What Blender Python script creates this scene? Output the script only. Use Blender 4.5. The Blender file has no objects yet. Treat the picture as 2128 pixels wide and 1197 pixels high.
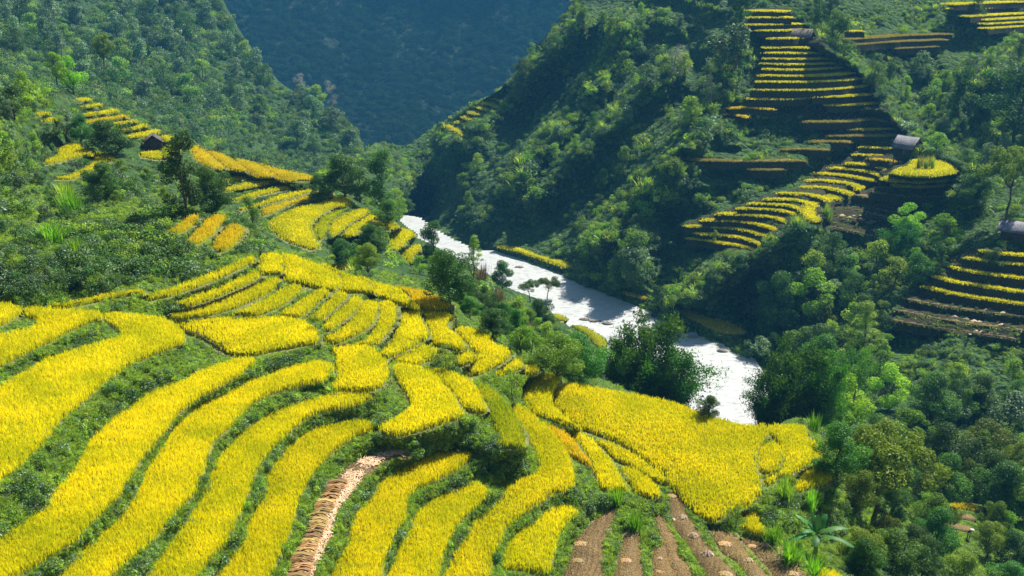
import bpy, math, random, numpy as np
from mathutils import Vector, geometry
rng = np.random.default_rng(7); random.seed(7)
scene = bpy.context.scene; COL = scene.collection
# ---------------------------------------------------------------- camera, sky, sun, exposure
H = 80.0; PITCH = math.radians(18.0); F = 2128 * 35 / 36.0
cam = bpy.data.objects.new('camera', bpy.data.cameras.new('camera')); COL.objects.link(cam)
cam.data.lens = 35; cam.data.sensor_width = 36; cam.data.clip_end = 6000; cam.data.clip_start = 0.5
cam.location = (0, 0, H); cam.rotation_euler = (math.pi / 2 - PITCH, 0, 0); scene.camera = cam
SUN_AZ, SUN_EL = math.radians(44), math.radians(50)     # azimuth clockwise from +Y (towards +X)
w = bpy.data.worlds.new('World'); scene.world = w; w.use_nodes = True
wt = w.node_tree; sky = wt.nodes.new('ShaderNodeTexSky'); sky.sky_type = 'NISHITA'; sky.sun_disc = False
sky.sun_elevation = SUN_EL; sky.sun_rotation = SUN_AZ
wt.links.new(sky.outputs[0], wt.nodes['Background'].inputs[0]); wt.nodes['Background'].inputs[1].default_value = 0.055
sun = bpy.data.objects.new('sun', bpy.data.lights.new('sun', 'SUN')); COL.objects.link(sun)
sun.data.energy = 5.0; sun.data.angle = math.radians(0.5); sun.data.color = (1.0, 0.94, 0.83)
sd = Vector((math.sin(SUN_AZ) * math.cos(SUN_EL), math.cos(SUN_AZ) * math.cos(SUN_EL), math.sin(SUN_EL)))
sun.rotation_euler = sd.to_track_quat('Z', 'Y').to_euler(); sun.location = (0, 0, 300)
scene.view_settings.view_transform = 'Standard'; scene.view_settings.look = 'None'
scene.view_settings.exposure = 0.90; scene.view_settings.gamma = 1
scene.cycles.max_bounces = 6; scene.cycles.diffuse_bounces = 3; scene.cycles.transmission_bounces = 4
scene.cycles.volume_bounces = 0; scene.cycles.transparent_max_bounces = 4
# ---------------------------------------------------------------- projection
cp, sp = math.cos(PITCH), math.sin(PITCH)
def slope(py):
    v = (np.asarray(py, float) - 598.5) / F
    return (sp + v * cp) / (cp - v * sp)
def atY(px, py, Y):
    px = np.asarray(px, float); v = (np.asarray(py, float) - 598.5) / F
    dy = cp - v * sp
    return np.stack([(px - 1064) / F * Y / dy, np.broadcast_to(Y, px.shape) * 1.0, H + (-sp - v * cp) * Y / dy], -1)
def atZ(px, py, z): return atY(px, py, (H - z) / slope(py))
def proj(P):
    P = np.asarray(P, float); x, y, z = P[..., 0], P[..., 1], P[..., 2] - H
    yf = y * cp - z * sp; zu = y * sp + z * cp
    return np.stack([1064 + F * x / yf, 598.5 - F * zu / yf], -1)
CR = dict(a=(0, 0, 2.993), b=(700, 0, 2.993), c=(1400, 0, 2.923), d=(0, 380, 2.993), e=(700, 380, 2.993), f=(1400, 380, 2.923),
          g=(0, 780, 2.870), h=(700, 780, 2.870), i=(1400, 780, 2.871), q=(0, 0, 1))
def cr(*parts):
    out = []
    for k in range(0, len(parts), 2):
        ox, oy, s = CR[parts[k]]
        nums = parts[k + 1]
        nums = [float(t) for t in nums.split()] if isinstance(nums, str) else nums
        for j in range(0, len(nums), 2): out.append((ox + nums[j] / s, oy + nums[j + 1] / s))
    return np.array(out)
# ---------------------------------------------------------------- small numpy helpers
def smooth_closed(P, step=7.0):
    n = len(P); out = []
    for i in range(n):
        p0, p1, p2, p3 = P[i - 1], P[i], P[(i + 1) % n], P[(i + 2) % n]
        m = max(1, int(np.hypot(*(p2 - p1)) / step))
        for k in range(m): out.append(catmull(p0, p1, p2, p3, k / m))
    return np.array(out)
def catmull(p0, p1, p2, p3, t):
    c = 0.42
    m1 = c * (p2 - p0); m2 = c * (p3 - p1); t2 = t * t; t3 = t2 * t
    return (2 * t3 - 3 * t2 + 1) * p1 + (t3 - 2 * t2 + t) * m1 + (-2 * t3 + 3 * t2) * p2 + (t3 - t2) * m2
def smooth_open(P, step=7.0):
    P = np.asarray(P, float); Q = np.vstack([2 * P[0] - P[1], P, 2 * P[-1] - P[-2]]); out = []
    for i in range(1, len(Q) - 2):
        m = max(1, int(np.hypot(*(Q[i + 1] - Q[i])[:2]) / step))
        for k in range(m): out.append(catmull(Q[i - 1], Q[i], Q[i + 1], Q[i + 2], k / m))
    out.append(P[-1]); return np.array(out)
def inpoly(x, y, P):
    r = np.zeros(np.shape(x), bool); n = len(P)
    for i in range(n):
        x1, y1 = P[i]; x2, y2 = P[(i + 1) % n]
        if y1 == y2: continue
        c = ((y1 > y) != (y2 > y)) & (x < (x2 - x1) * (y - y1) / (y2 - y1) + x1)
        r ^= c
    return r
def area2(P): return 0.5 * np.sum(P[:, 0] * np.roll(P[:, 1], -1) - np.roll(P[:, 0], -1) * P[:, 1])
def offset(P, d):   # outward offset in plane
    s = 1 if area2(P) > 0 else -1
    T = np.roll(P, -1, 0) - np.roll(P, 1, 0); T /= np.maximum(np.linalg.norm(T, axis=1), 1e-9)[:, None]
    N = np.stack([T[:, 1], -T[:, 0]], 1) * s
    return P + N * d
def vnoise(x, y, seed=0):
    def h(i, j): 
        n = (i * 374761393 + j * 668265263 + seed * 982451653) & 0x7fffffff
        n = ((n ^ (n >> 13)) * 1274126177) & 0x7fffffff
        return ((n ^ (n >> 16)) & 0xffff) / 65535.0
    xi = np.floor(x).astype(np.int64); yi = np.floor(y).astype(np.int64); fx = x - xi; fy = y - yi
    fx = fx * fx * (3 - 2 * fx); fy = fy * fy * (3 - 2 * fy)
    return (h(xi, yi) * (1 - fx) + h(xi + 1, yi) * fx) * (1 - fy) + (h(xi, yi + 1) * (1 - fx) + h(xi + 1, yi + 1) * fx) * fy
def fbm(x, y, seed=0, o=4):
    r = 0; a = 1; t = 0
    for k in range(o): r = r + a * vnoise(x * 2 ** k, y * 2 ** k, seed + k); t += a; a *= .55
    return r / t
def mesh_obj(name, V, polys, mat, parent=None, col=None, smooth=False, mats=None, midx=None):
    """polys: list of (count, k) int arrays with k corners each"""
    me = bpy.data.meshes.new(name); V = np.asarray(V, np.float32)
    me.vertices.add(len(V)); me.vertices.foreach_set('co', V.ravel())
    polys = [np.asarray(p, np.int32) for p in polys if len(p)]
    li = np.concatenate([p.ravel() for p in polys]); cnt = np.concatenate([np.full(len(p), p.shape[1], np.int32) for p in polys])
    me.loops.add(len(li)); me.loops.foreach_set('vertex_index', li)
    me.polygons.add(len(cnt)); st = np.concatenate([[0], np.cumsum(cnt)[:-1]]).astype(np.int32)
    me.polygons.foreach_set('loop_start', st)
    if smooth: me.polygons.foreach_set('use_smooth', np.ones(len(cnt), bool))
    if midx is not None: me.polygons.foreach_set('material_index', np.asarray(midx, np.int32))
    me.update(calc_edges=True)
    if col is not None:
        a = me.color_attributes.new('Col', 'FLOAT_COLOR', 'POINT'); c = np.ones((len(V), 4), np.float32); c[:, :col.shape[1]] = col
        a.data.foreach_set('color', c.ravel())
    for m in (mats or [mat]): me.materials.append(m)
    o = bpy.data.objects.new(name, me)
    COL.objects.link(o)
    if parent is not None: o.parent = parent
    return o
def tag(o, label=None, cat=None, group=None, kind=None):
    if label: o['label'] = label
    if cat: o['category'] = cat
    if group: o['group'] = group
    if kind: o['kind'] = kind
    return o
def empty(name, loc, label, cat, group=None):
    o = bpy.data.objects.new(name, None); COL.objects.link(o); o.location = loc; o.empty_display_size = .5
    return tag(o, label, cat, group)
# ---------------------------------------------------------------- materials
def mat_leaf(name, colA, colB, trans=0.35, gloss=0.06, hue=0.0, rough=.5, vary=1.0):
    m = bpy.data.materials.new(name); m.use_nodes = True; nt = m.node_tree; nt.nodes.clear(); N = nt.nodes.new; L = nt.links.new
    at = N('ShaderNodeAttribute'); at.attribute_name = 'Col'; sep = N('ShaderNodeSeparateColor'); L(at.outputs['Color'], sep.inputs[0])
    mix = N('ShaderNodeMix'); mix.data_type = 'RGBA'; mix.inputs[6].default_value = (*colA, 1); mix.inputs[7].default_value = (*colB, 1)
    L(sep.outputs[0], mix.inputs[0])
    oi = N('ShaderNodeObjectInfo'); hs = N('ShaderNodeHueSaturation')
    mr = N('ShaderNodeMapRange'); mr.inputs[3].default_value = 1 - .36 * vary; mr.inputs[4].default_value = 1 + .4 * vary; L(oi.outputs['Random'], mr.inputs[0]); L(mr.outputs[0], hs.inputs['Value'])
    mh = N('ShaderNodeMapRange'); mh.inputs[3].default_value = .5 - .016 * vary + hue; mh.inputs[4].default_value = .5 + .016 * vary + hue
    fr = N('ShaderNodeMath'); fr.operation = 'FRACT'; mu = N('ShaderNodeMath'); mu.operation = 'MULTIPLY'; mu.inputs[1].default_value = 7.31
    L(oi.outputs['Random'], mu.inputs[0]); L(mu.outputs[0], fr.inputs[0]); L(fr.outputs[0], mh.inputs[0]); L(mh.outputs[0], hs.inputs['Hue'])
    L(mix.outputs[2], hs.inputs['Color'])
    di = N('ShaderNodeBsdfDiffuse'); tr = N('ShaderNodeBsdfTranslucent'); L(hs.outputs[0], di.inputs[0]); 
    tc = N('ShaderNodeMix'); tc.data_type = 'RGBA'; tc.blend_type = 'MULTIPLY'; tc.inputs[0].default_value = 1; tc.inputs[7].default_value = (1.25, 1.2, .5, 1)
    L(hs.outputs[0], tc.inputs[6]); L(tc.outputs[2], tr.inputs[0])
    ms = N('ShaderNodeMixShader'); ms.inputs[0].default_value = trans; L(di.outputs[0], ms.inputs[1]); L(tr.outputs[0], ms.inputs[2])
    gl = N('ShaderNodeBsdfGlossy'); gl.inputs['Roughness'].default_value = rough; gl.inputs[0].default_value = (.9, .95, 1, 1)
    m2 = N('ShaderNodeMixShader'); m2.inputs[0].default_value = gloss; L(ms.outputs[0], m2.inputs[1]); L(gl.outputs[0], m2.inputs[2])
    out = N('ShaderNodeOutputMaterial'); L(m2.outputs[0], out.inputs[0]); return m
def mat_ground(name, stops, scale, bump=.6, detail=8, rough=.95, scale2=None):
    m = bpy.data.materials.new(name); m.use_nodes = True; nt = m.node_tree; N = nt.nodes.new; L = nt.links.new
    b = nt.nodes['Principled BSDF']; b.inputs['Roughness'].default_value = rough; b.inputs['Specular IOR Level'].default_value = .15
    tc = N('ShaderNodeTexCoord'); no = N('ShaderNodeTexNoise'); no.inputs['Scale'].default_value = scale; no.inputs['Detail'].default_value = detail; no.inputs['Roughness'].default_value = .7
    L(tc.outputs['Object'], no.inputs['Vector'])
    r = N('ShaderNodeValToRGB'); els = r.color_ramp.elements
    while len(els) < len(stops): els.new(.5)
    for e, (p, c) in zip(els, stops): e.position = p; e.color = (*c, 1)
    L(no.outputs[0], r.inputs[0])
    col = r.outputs[0]
    n2 = N('ShaderNodeTexNoise'); n2.inputs['Scale'].default_value = scale2 or scale * 9; n2.inputs['Detail'].default_value = 5; L(tc.outputs['Object'], n2.inputs['Vector'])
    mx = N('ShaderNodeMix'); mx.data_type = 'RGBA'; mx.blend_type = 'MULTIPLY'; mx.inputs[0].default_value = .6
    r2 = N('ShaderNodeValToRGB'); r2.color_ramp.elements[0].position = .3; r2.color_ramp.elements[0].color = (.45, .45, .45, 1); r2.color_ramp.elements[1].position = .7; r2.color_ramp.elements[1].color = (1.3, 1.3, 1.3, 1)
    L(n2.outputs[0], r2.inputs[0]); L(col, mx.inputs[6]); L(r2.outputs[0], mx.inputs[7]); L(mx.outputs[2], b.inputs[0])
    bp = N('ShaderNodeBump'); bp.inputs['Strength'].default_value = bump; bp.inputs['Distance'].default_value = 1.0 / scale; L(n2.outputs[0], bp.inputs['Height']); L(bp.outputs[0], b.inputs['Normal'])
    return m
def mat_plain(name, c, rough=.8, var=.25, scale=4):
    d = tuple(x * (1 - var) for x in c); e = tuple(min(1, x * (1 + var)) for x in c)
    return mat_ground(name, [(.3, d), (.7, e)], scale, bump=.3, rough=rough)
M = {}
M['rice'] = mat_leaf('ripe_rice', (.53, .56, .004), (.90, .80, .008), .42, .01, vary=.12)
M['rice_base'] = mat_leaf('rice_undergrowth', (.24, .25, .008), (.46, .42, .010), .2, .0, vary=.12)
M['rice_orange'] = mat_leaf('orange_ripe_rice', (.62, .50, .010), (.88, .66, .018), .38, .02, vary=.12)
M['rice_green'] = mat_leaf('green_rice', (.24, .38, .008), (.55, .56, .010), .40, .02, vary=.12)
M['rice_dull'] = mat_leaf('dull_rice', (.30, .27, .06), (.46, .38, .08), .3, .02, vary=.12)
M['stub'] = mat_leaf('stubble', (.52, .38, .18), (.82, .66, .38), .2, .0)
M['straw'] = mat_leaf('straw', (.50, .30, .12), (.78, .60, .36), .2, .03)
M['leaf'] = mat_leaf('leaf_green', (.11, .25, .022), (.32, .48, .055), .40, .015)
M['leaf_dark'] = mat_leaf('leaf_dark_green', (.030, .095, .018), (.11, .23, .035), .36, .02)
M['leaf_bright'] = mat_leaf('leaf_bright_green', (.13, .33, .015), (.30, .52, .035), .42, .015)
M['leaf_blue'] = mat_leaf('leaf_grey_green', (.07, .15, .06), (.22, .35, .17), .32, .03)
M['leaf_olive'] = mat_leaf('leaf_olive', (.085, .16, .018), (.21, .32, .032), .38, .015)
M['grassy'] = mat_leaf('grass_green', (.16, .32, .03), (.44, .58, .08), .42, .012)
M['dry'] = mat_leaf('dry_stems', (.20, .12, .07), (.38, .25, .15), .25, .02)
M['pale'] = mat_leaf('pale_twigs', (.30, .28, .27), (.55, .52, .50), .15, .03)
M['leaf_deep'] = mat_leaf('deep_leaf', (.025, .11, .010), (.13, .33, .025), .38, .025)
M['leaf_far'] = mat_leaf('far_leaf', (.010, .035, .016), (.035, .075, .035), .3, .0)  # leaf green darkened: the far mountain's shade is put into the colour
M['banana'] = mat_leaf('banana_leaf', (.035, .15, .025), (.10, .30, .05), .4, .02, rough=.5)
M['bark'] = mat_plain('bark', (.12, .095, .07), .9, .35, 6)
M['barkpale'] = mat_plain('pale_bark', (.30, .25, .20), .9, .3, 6)
M['ground_green'] = mat_ground('grassy_bank_earth', [(.25, (.045, .085, .02)), (.5, (.09, .17, .03)), (.66, (.15, .21, .05)), (.8, (.20, .16, .09))], .35, scale2=3)
M['hill'] = mat_ground('hill_grass', [(.3, (.030, .075, .022)), (.5, (.055, .12, .032)), (.7, (.10, .17, .05))], .06, scale2=.6)
M['earth'] = mat_ground('terrace_earth', [(.3, (.040, .030, .018)), (.55, (.060, .060, .025)), (.75, (.045, .085, .025))], .5, scale2=3)
M['redearth'] = mat_ground('red_earth', [(.3, (.10, .045, .028)), (.7, (.17, .085, .05))], .5)
M['brownfield'] = mat_ground('harvested_soil', [(.3, (.17, .115, .055)), (.6, (.27, .19, .09)), (.8, (.40, .30, .16))], 1.2, scale2=9)
M['bund'] = mat_ground('bund_soil', [(.3, (.20, .17, .09)), (.5, (.22, .26, .08)), (.75, (.40, .34, .20))], 1.0, scale2=9)
# ---------------------------------------------------------------- rice fields: (name, z, kind, colour, label, polygon)
FIELDS = []
def fld(key, z, kind, label, *poly): FIELDS.append(dict(key=key, z=z, kind=kind, label=label, poly=cr(*poly)))
G_, O_, R_, B_ = 'green', 'orange', 'rice', 'brown'
fld('A00', 56.4, R_, 'small tip of a rice terrace at the left edge above a green pocket of weeds', 'd', '-160 720 -20 735 60 742 125 765 110 805 60 845 -20 885 -160 930')
fld('A1', 56.0, R_, 'upper of the two big left rice terraces, wrapping round a small weedy pocket', 'd', '125 765 300 778 480 790 610 800 600 838 440 905 280 985 120 1060 -20 1130 -160 1190 -160 980 -20 945 90 925 200 895 262 860 200 830 112 800')
fld('A2', 55.2, R_, 'broadest left rice terrace, hooking round a bright green grass pocket', 'd', '612 800 760 812 960 832 1050 865 1112 920 1115 985 1020 1035 900 1075 780 1130 680 1195', 'g', '500 120 400 205 310 280 250 375 160 460 60 560 -20 610 -150 700 -150 130 -20 70 110 5', 'd', '300 1092 460 1040 640 985 785 935 700 870 612 826')
fld('S0', 55.9, R_, 'thin strip of ripe rice ending in a point below the dark overgrown bank', 'd', '300 764 480 725 700 680 885 655 888 682 700 712 420 768')
fld('S1', 55.5, R_, 'topmost long narrow rice terrace under the scrubby dark bank', 'd', '905 704 1000 665 1200 600 1400 520 1500 470 1560 447 1582 460 1565 490 1450 545 1330 600 1180 655 1060 695 930 722')
fld('S2', 54.7, R_, 'second narrow rice terrace under the scrubby dark bank', 'd', '1085 744 1200 700 1350 650 1480 590 1570 545 1605 545 1605 575 1540 620 1400 680 1260 735 1140 765')
fld('S3', 54.0, R_, 'long curved rice terrace just above the wide pillow-shaped paddy', 'd', '1000 826 1130 800 1250 765 1400 705 1560 640 1680 590 1740 590 1745 620 1640 690 1500 755 1330 812 1180 836 1060 848')
fld('S4', 53.9, R_, 'tapering rice terrace whose tail runs behind the wide pillow-shaped paddy', 'd', '1460 805 1560 760 1680 700 1790 635 1850 628 1880 640 1850 680 1740 760 1640 806 1560 824')
fld('S0b', 54.4, R_, 'small square rice plot at the top of the near terraces by the path', 'd', '1630 440 1735 435 1750 480 1745 555 1620 568 1604 556 1625 490')
fld('T0', 54.0, R_, 'first sloping rice plot on the ridge crest beside the small square plot', 'd', '1760 435 1860 455 1900 500 1905 560 1900 612 1780 612 1775 560 1765 490')
fld('T1', 53.6, R_, 'second rice plot along the ridge crest, yellow with a faint seam', 'q', '622 534 665 549 705 572 706 588 692 602 668 600 640 590 632 570 630 550')
fld('T2', 53.2, R_, 'third rice plot along the ridge crest, narrowing to the curved terraces', 'q', '669 550 740 574 768 590 776 606 745 606 712 606 700 602 710 588 709 572')
fld('T3', 52.2, R_, 'fourth rice plot along the ridge crest, beside the orange patch', 'q', '744 574 818 594 850 616 868 636 852 636 820 628 782 612 772 592')
fld('T4', 51.3, O_, 'orange ripe rice patch at the end of the ridge crest above the river scrub', 'q', '822 594 880 603 928 622 934 636 910 642 872 638 852 616')
fld('B0', 53.5, R_, 'wide pillow-shaped rice paddy behind the stick fence', 'd', '1085 858 1180 852 1400 832 1600 830 1740 826 1860 842 1940 880 1970 930 1965 985 1900 1005 1700 1040 1560 1070 1460 1072 1390 1035 1290 975 1200 940 1120 900')
fld('F1', 53.7, R_, 'first short curved rice terrace after the tapering one, above the pillow-shaped paddy', 'd', '1730 812 1800 770 1880 720 1960 668 2035 655 2030 690 1960 745 1860 828 1790 830')
fld('F2', 53.4, R_, 'second short curved rice terrace below the ridge plots', 'q', '641 661 665 640 688 617 706 603 720 609 717 617 700 634 680 650 660 666')
fld('F3', 53.0, R_, 'third short curved rice terrace below the ridge plots', 'q', '672 677 690 655 712 636 736 613 747 617 745 629 727 651 700 672 682 686')
fld('F4', 52.6, R_, 'fourth curved rice terrace, a crescent below the ridge plots', 'e', '-60 944 0 920 60 870 120 800 160 730 230 728 250 745 245 800 200 880 120 940 40 975 0 992 -60 985')
fld('F5', 52.2, R_, 'fifth curved rice terrace, a slim crescent beside the widest crescent', 'e', '120 1003 200 950 250 880 270 800 262 738 330 728 362 745 365 790 350 870 300 930 260 980 200 1008')
fld('F6', 51.4, R_, 'broad crescent rice terrace widening at its foot in the middle of the near slope', 'e', '250 1055 330 1000 380 900 400 840 400 760 440 750 510 765 515 830 540 870 562 920 550 960 500 990 420 1040 310 1085 270 1080')
fld('F7', 50.8, R_, 'knobbly rice terrace right under the orange ridge patch', 'e', '540 785 640 782 710 810 725 830 680 860 680 890 740 930 795 990 790 1020 760 1040 690 1020 600 1000 590 940 570 890 545 830')
fld('F8', 49.2, R_, 'wavy rice terrace between the knobbly one and the river scrub', 'e', '728 898 790 885 870 905 940 940 960 980 1030 1010 1080 1040 1080 1060 1030 1110 940 1160 870 1190 790 1190 850 1130 890 1070 840 1030 800 985 745 930')
fld('F9', 51.0, R_, 'low rice plot under the broad crescent, left of the lone leafy shrub', 'e', '350 1100 420 1055 500 1008 595 1008 630 1050 600 1090 540 1110 490 1136 400 1122')
fld('F10', 50.3, R_, 'small rice plot right of the lone leafy shrub', 'e', '750 1062 800 1040 870 1068 870 1085 800 1128 750 1132')
fld('F11', 48.7, R_, 'small triangular rice plot below the wavy terrace', 'e', '1030 1160 1060 1112 1110 1088 1150 1102 1145 1140 1080 1178 1020 1192 980 1192')
fld('F12', 48.2, R_, 'tiny rice plot at the edge of the river scrub above the big paddy', 'e', '1175 1132 1240 1130 1258 1146 1230 1186 1170 1188')
fld('B1', 52.1, R_, 'rounded rice terrace like a thumb below the pillow-shaped paddy', 'q', '697 724 720 715 755 715 775 725 797 744 803 764 802 780 798 787 780 806 762 811 735 809 696 808 703 782 703 745')
fld('B2', 51.0, R_, 'fan-shaped rice terrace above the shrubby hollow', 'h', '335 -60 380 -76 470 -64 560 -24 625 45 680 100 720 170 748 215 720 250 600 290 450 335 350 358 298 345 264 318 275 290 350 250 420 200 455 155 430 105 385 40')
fld('B3', 50.5, R_, 'slim rice terrace right of the fan-shaped one', 'h', '505 -40 620 -48 700 -20 780 20 830 70 860 130 885 190 880 212 800 212 770 195 722 125 665 70 605 20')
fld('B4', 49.4, G_, 'greener rice terrace leading down to the shrubby hollow', 'h', '822 52 900 62 960 110 1020 175 1060 240 1090 290 1112 350 1108 418 1080 428 1000 422 958 402 972 360 962 310 932 230 884 150')
fld('Bf', 53.7, R_, 'first long rice ribbon below the wide weedy bank, starting at the fence foot', 'd', '1480 1092 1540 1087 1572 1100 1560 1130 1500 1165', 'g', '1400 5 1300 62 1160 137 1030 232 960 322 880 412 800 512 740 612 680 702 600 792 500 882 400 987 280 1062 150 1142 60 1200 -20 1260 -150 1330 -150 1080 -20 990 100 910 230 830 330 700 450 580 510 480 560 390 640 300 760 200 870 120 1000 60 1130 20', 'd', '1262 1165 1380 1120')
fld('C', 52.7, R_, 'second long rice ribbon, swelling in the middle, its tip near the thumb-shaped terrace', 'd', '1700 1190 1850 1130 1980 1108 2050 1125 2055 1160 2020 1192', 'g', '1900 36 1750 68 1600 110 1480 170 1400 240 1330 320 1240 400 1200 490 1170 600 1110 710 1010 820 920 920 820 1030 720 1110 620 1200 520 1290 250 1290 400 1140 500 1050 600 960 690 870 760 790 850 680 890 570 960 470 1030 350 1120 240 1240 150 1400 85 1520 28')
fld('D', 51.7, R_, 'third long rice ribbon with a notch in its upper edge', 'g', '2035 105 1900 135 1780 170 1650 215 1600 250 1530 270 1440 370 1360 450 1290 540 1260 650 1200 770 1130 870 1060 980 980 1080 900 1180 810 1290 1070 1290 1130 1215 1220 1090 1330 970 1380 840 1450 700 1500 560 1600 430 1720 320 1830 240 1950 205 2035 196', 'h', '60 185 140 160 190 122 180 97 100 92')
fld('E', 50.6, R_, 'fourth long rice ribbon, directly uphill of the straw-covered terrace', 'g', '2035 285 1950 310 1850 330 1790 380 1700 470 1630 560 1600 700 1550 800 1500 900 1430 1030 1350 1140 1260 1290 1500 1290 1600 1130 1680 960 1740 780 1780 680 1850 570 1930 480 2035 400', 'h', '100 360 190 330 208 300 155 270 70 278')
fld('F', 49.8, 'straw', 'harvested terrace strewn with cut rice straw and rows of sheaves', 'g', '2010 605 2040 580', 'h', '60 545 160 490 280 455 420 455 440 478 400 498 370 480 300 500 220 560 150 620 60 740 0 820', 'g', '1990 910 1960 1000 1900 1110 1840 1290 1700 1290 1760 1100 1830 960 1860 830 1930 700')
fld('G', 48.5, R_, 'rice ribbon just downhill of the straw-covered terrace', 'h', '795 440 790 480 740 530 640 590 560 630 480 660 400 720 385 780 380 840 330 920 280 1020 250 1100 200 1290 -60 1290 20 1120 60 1050 90 960 120 850 170 760 250 670 330 590 400 530 520 490 650 450 740 432')
fld('H', 47.5, R_, 'rice ribbon with a pointed upper tip below the shrubby hollow', 'h', '840 640 880 680 880 715 800 790 720 860 660 950 610 1050 580 1160 550 1290 290 1290 360 1110 400 1020 450 920 470 860 540 780 640 720 760 660')
fld('I', 46.8, R_, 'longest winding rice terrace, curling down from the lone sapling to the bottom edge', 'h', '1030 170 1110 190 1180 250 1250 310 1300 370 1350 440 1385 520 1395 590 1390 650 1350 685 1270 700 1180 760 1080 830 980 910 930 1020 890 1120 850 1290 620 1290 700 1110 760 1000 830 890 920 820 1010 700 1080 640 1180 590 1230 540 1210 460 1170 380 1100 290 1060 240')
fld('J', 45.9, R_, 'short broad rice terrace with a cut front face, next to the brown stubble', 'h', '1310 775 1390 780 1415 805 1380 850 1320 920 1280 1020 1250 1110 1235 1165 1100 1150 1000 1140 1010 1060 1060 980 1130 910 1220 840')
fld('K', 45.1, B_, 'widest harvested terrace of brown stubble beside the last rice ribbon', 'h', '1640 790 1690 790 1640 860 1600 950 1590 1060 1575 1290 1330 1290 1390 1100 1420 990 1500 900 1580 830')
fld('L', 44.6, B_, 'harvested stubble terrace under the tall grass mound', 'h', '1720 940 1800 930 1795 1000 1815 1080 1840 1290 1650 1290 1680 1080 1700 1000')
fld('M', 44.2, B_, 'narrow wedge of stubble with one straw heap', 'h', '1885 1030 1960 1030 1975 1100 2010 1180 2040 1290 1880 1290 1880 1120')
fld('N2', 44.1, B_, 'thin strip of stubble squeezed between two green bunds', 'h', '1885 835 1945 840 1985 920 2035 1010', 'i', '40 1080 100 1160 150 1290 40 1290 -40 1120 -80 1000 -110 870')
fld('N', 43.9, B_, 'long harvested terrace with four straw heaps in a line', 'i', '-25 700 10 705 50 740 80 830 130 900 180 990 250 1070 330 1140 410 1230 440 1290 260 1290 150 1120 80 1010 20 930 -20 860')
fld('O', 43.5, B_, 'harvested terrace between two curved green bunds near the bottom right paddy', 'i', '200 915 300 920 380 970 440 1060 520 1150 580 1230 600 1290 520 1290 380 1120 290 1060 240 980')
fld('P', 42.8, B_, 'outermost harvested terrace with greenish stubble and large straw heaps', 'i', '400 975 520 990 620 1000 680 1060 740 1130 790 1200 830 1290 660 1290 540 1130 450 1040')
fld('Q', 41.6, R_, 'sliver of yellow rice at the bottom edge below the bright green grass', 'i', '820 1150 880 1150 980 1190 1060 1290 860 1290')
fld('R', 44.0, R_, 'huge flat golden rice paddy in front of the river', 'h', '1300 90 1340 55 1385 42 1500 60 1650 88 1850 122 2035 165', 'i', '100 196 200 228 350 275 440 290 545 292 560 340 510 400 484 450 484 520 500 600 508 680 470 740 430 772 300 828 240 862 150 820 0 660', 'h', '1980 600 1900 545 1800 470 1700 405 1560 350 1450 310 1340 210 1290 150')
fld('U1', 46.2, O_, 'orange tinged rice wedge beside the winding terrace', 'h', '1245 290 1320 312 1400 370 1450 440 1500 500 1500 530 1400 470 1340 400 1290 340')
fld('U2', 45.6, R_, 'fan blade of rice pointing down at the tall grass mound', 'h', '1440 335 1500 365 1600 465 1660 545 1700 620 1720 670 1640 690 1590 670 1560 600 1520 510 1480 440 1410 365')
fld('U3', 44.9, R_, 'small rice lobe above the stubble terraces', 'h', '1705 545 1770 555 1850 605 1900 650 1915 710 1880 728 1800 700 1760 650 1722 600')
fld('U4', 44.9, R_, 'narrow ridge of rice bordering the huge golden paddy', 'h', '1540 380 1620 395 1750 455 1860 530 1960 600 1985 636 1900 628 1830 590 1740 532 1680 505 1610 440')
fld('V', 46.6, R_, 'rice terrace curving in from the river scrub to the huge golden paddy', 'h', '1160 20 1230 -10 1290 -20 1328 15 1286 75 1272 140 1300 190 1380 260 1450 310 1370 290 1300 265 1200 230 1150 180 1130 120')
fld('R2', 43.6, R_, 'small rounded rice lobe on the right side of the huge paddy', 'i', '512 430 540 390 600 392 640 430 640 480 600 560 550 582 520 572 508 500')
fld('R3', 43.2, R_, 'rice terrace sweeping round the small rounded lobe', 'i', '570 300 720 288 785 305 790 360 808 440 808 510 765 545 710 575 680 600 620 600 580 640 548 652 548 622 620 565 670 490 655 430 612 378 570 345')
fld('R4', 42.9, R_, 'narrow rice sliver by the yellow-leaved tree', 'i', '795 375 850 400 880 450 870 500 842 515 826 450')
fld('R5', 42.6, R_, 'end plot of rice under the yellow-leaved tree', 'i', '842 545 900 560 955 600 900 645 830 665 745 688 750 622 790 575')
fld('Q2', 43.1, R_, 'tail of rice running down past a leafy shrub to the stubble', 'i', '425 800 468 812 500 880 550 935 500 940 432 890')
# left slope and the middle-left terraces
fld('a1', 56.5, R_, 'topmost tiny rice step of the left stair above the dark hut', 'a', '475 610 550 605 555 620 478 630')
fld('a2', 55.6, R_, 'second rice step of the left stair above the dark hut', 'a', '500 655 560 645 625 640 625 655 510 668')
fld('a3', 54.6, R_, 'third rice step of the left stair above the dark hut', 'a', '480 707 600 690 720 675 725 690 600 710 490 722')
fld('a4', 53.8, O_, 'fourth rice step of the left stair, orange tinged', 'a', '520 747 640 726 785 710 780 727 650 745 525 762')
fld('a5', 53.0, R_, 'fifth rice step of the left stair, a short one', 'a', '715 757 830 737 845 750 720 773')
fld('a6', 52.0, R_, 'sixth rice step of the left stair above the dark hut', 'a', '745 800 890 765 910 780 800 808 750 815')
fld('a7', 51.0, R_, 'seventh rice step of the left stair just above the dark hut', 'a', '760 847 880 815 980 802 980 820 880 848 765 858')
fld('a8', 50.4, R_, 'rounded rice step right behind the dark hut', 'a', '1000 845 1060 838 1075 852 1025 878')
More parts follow.
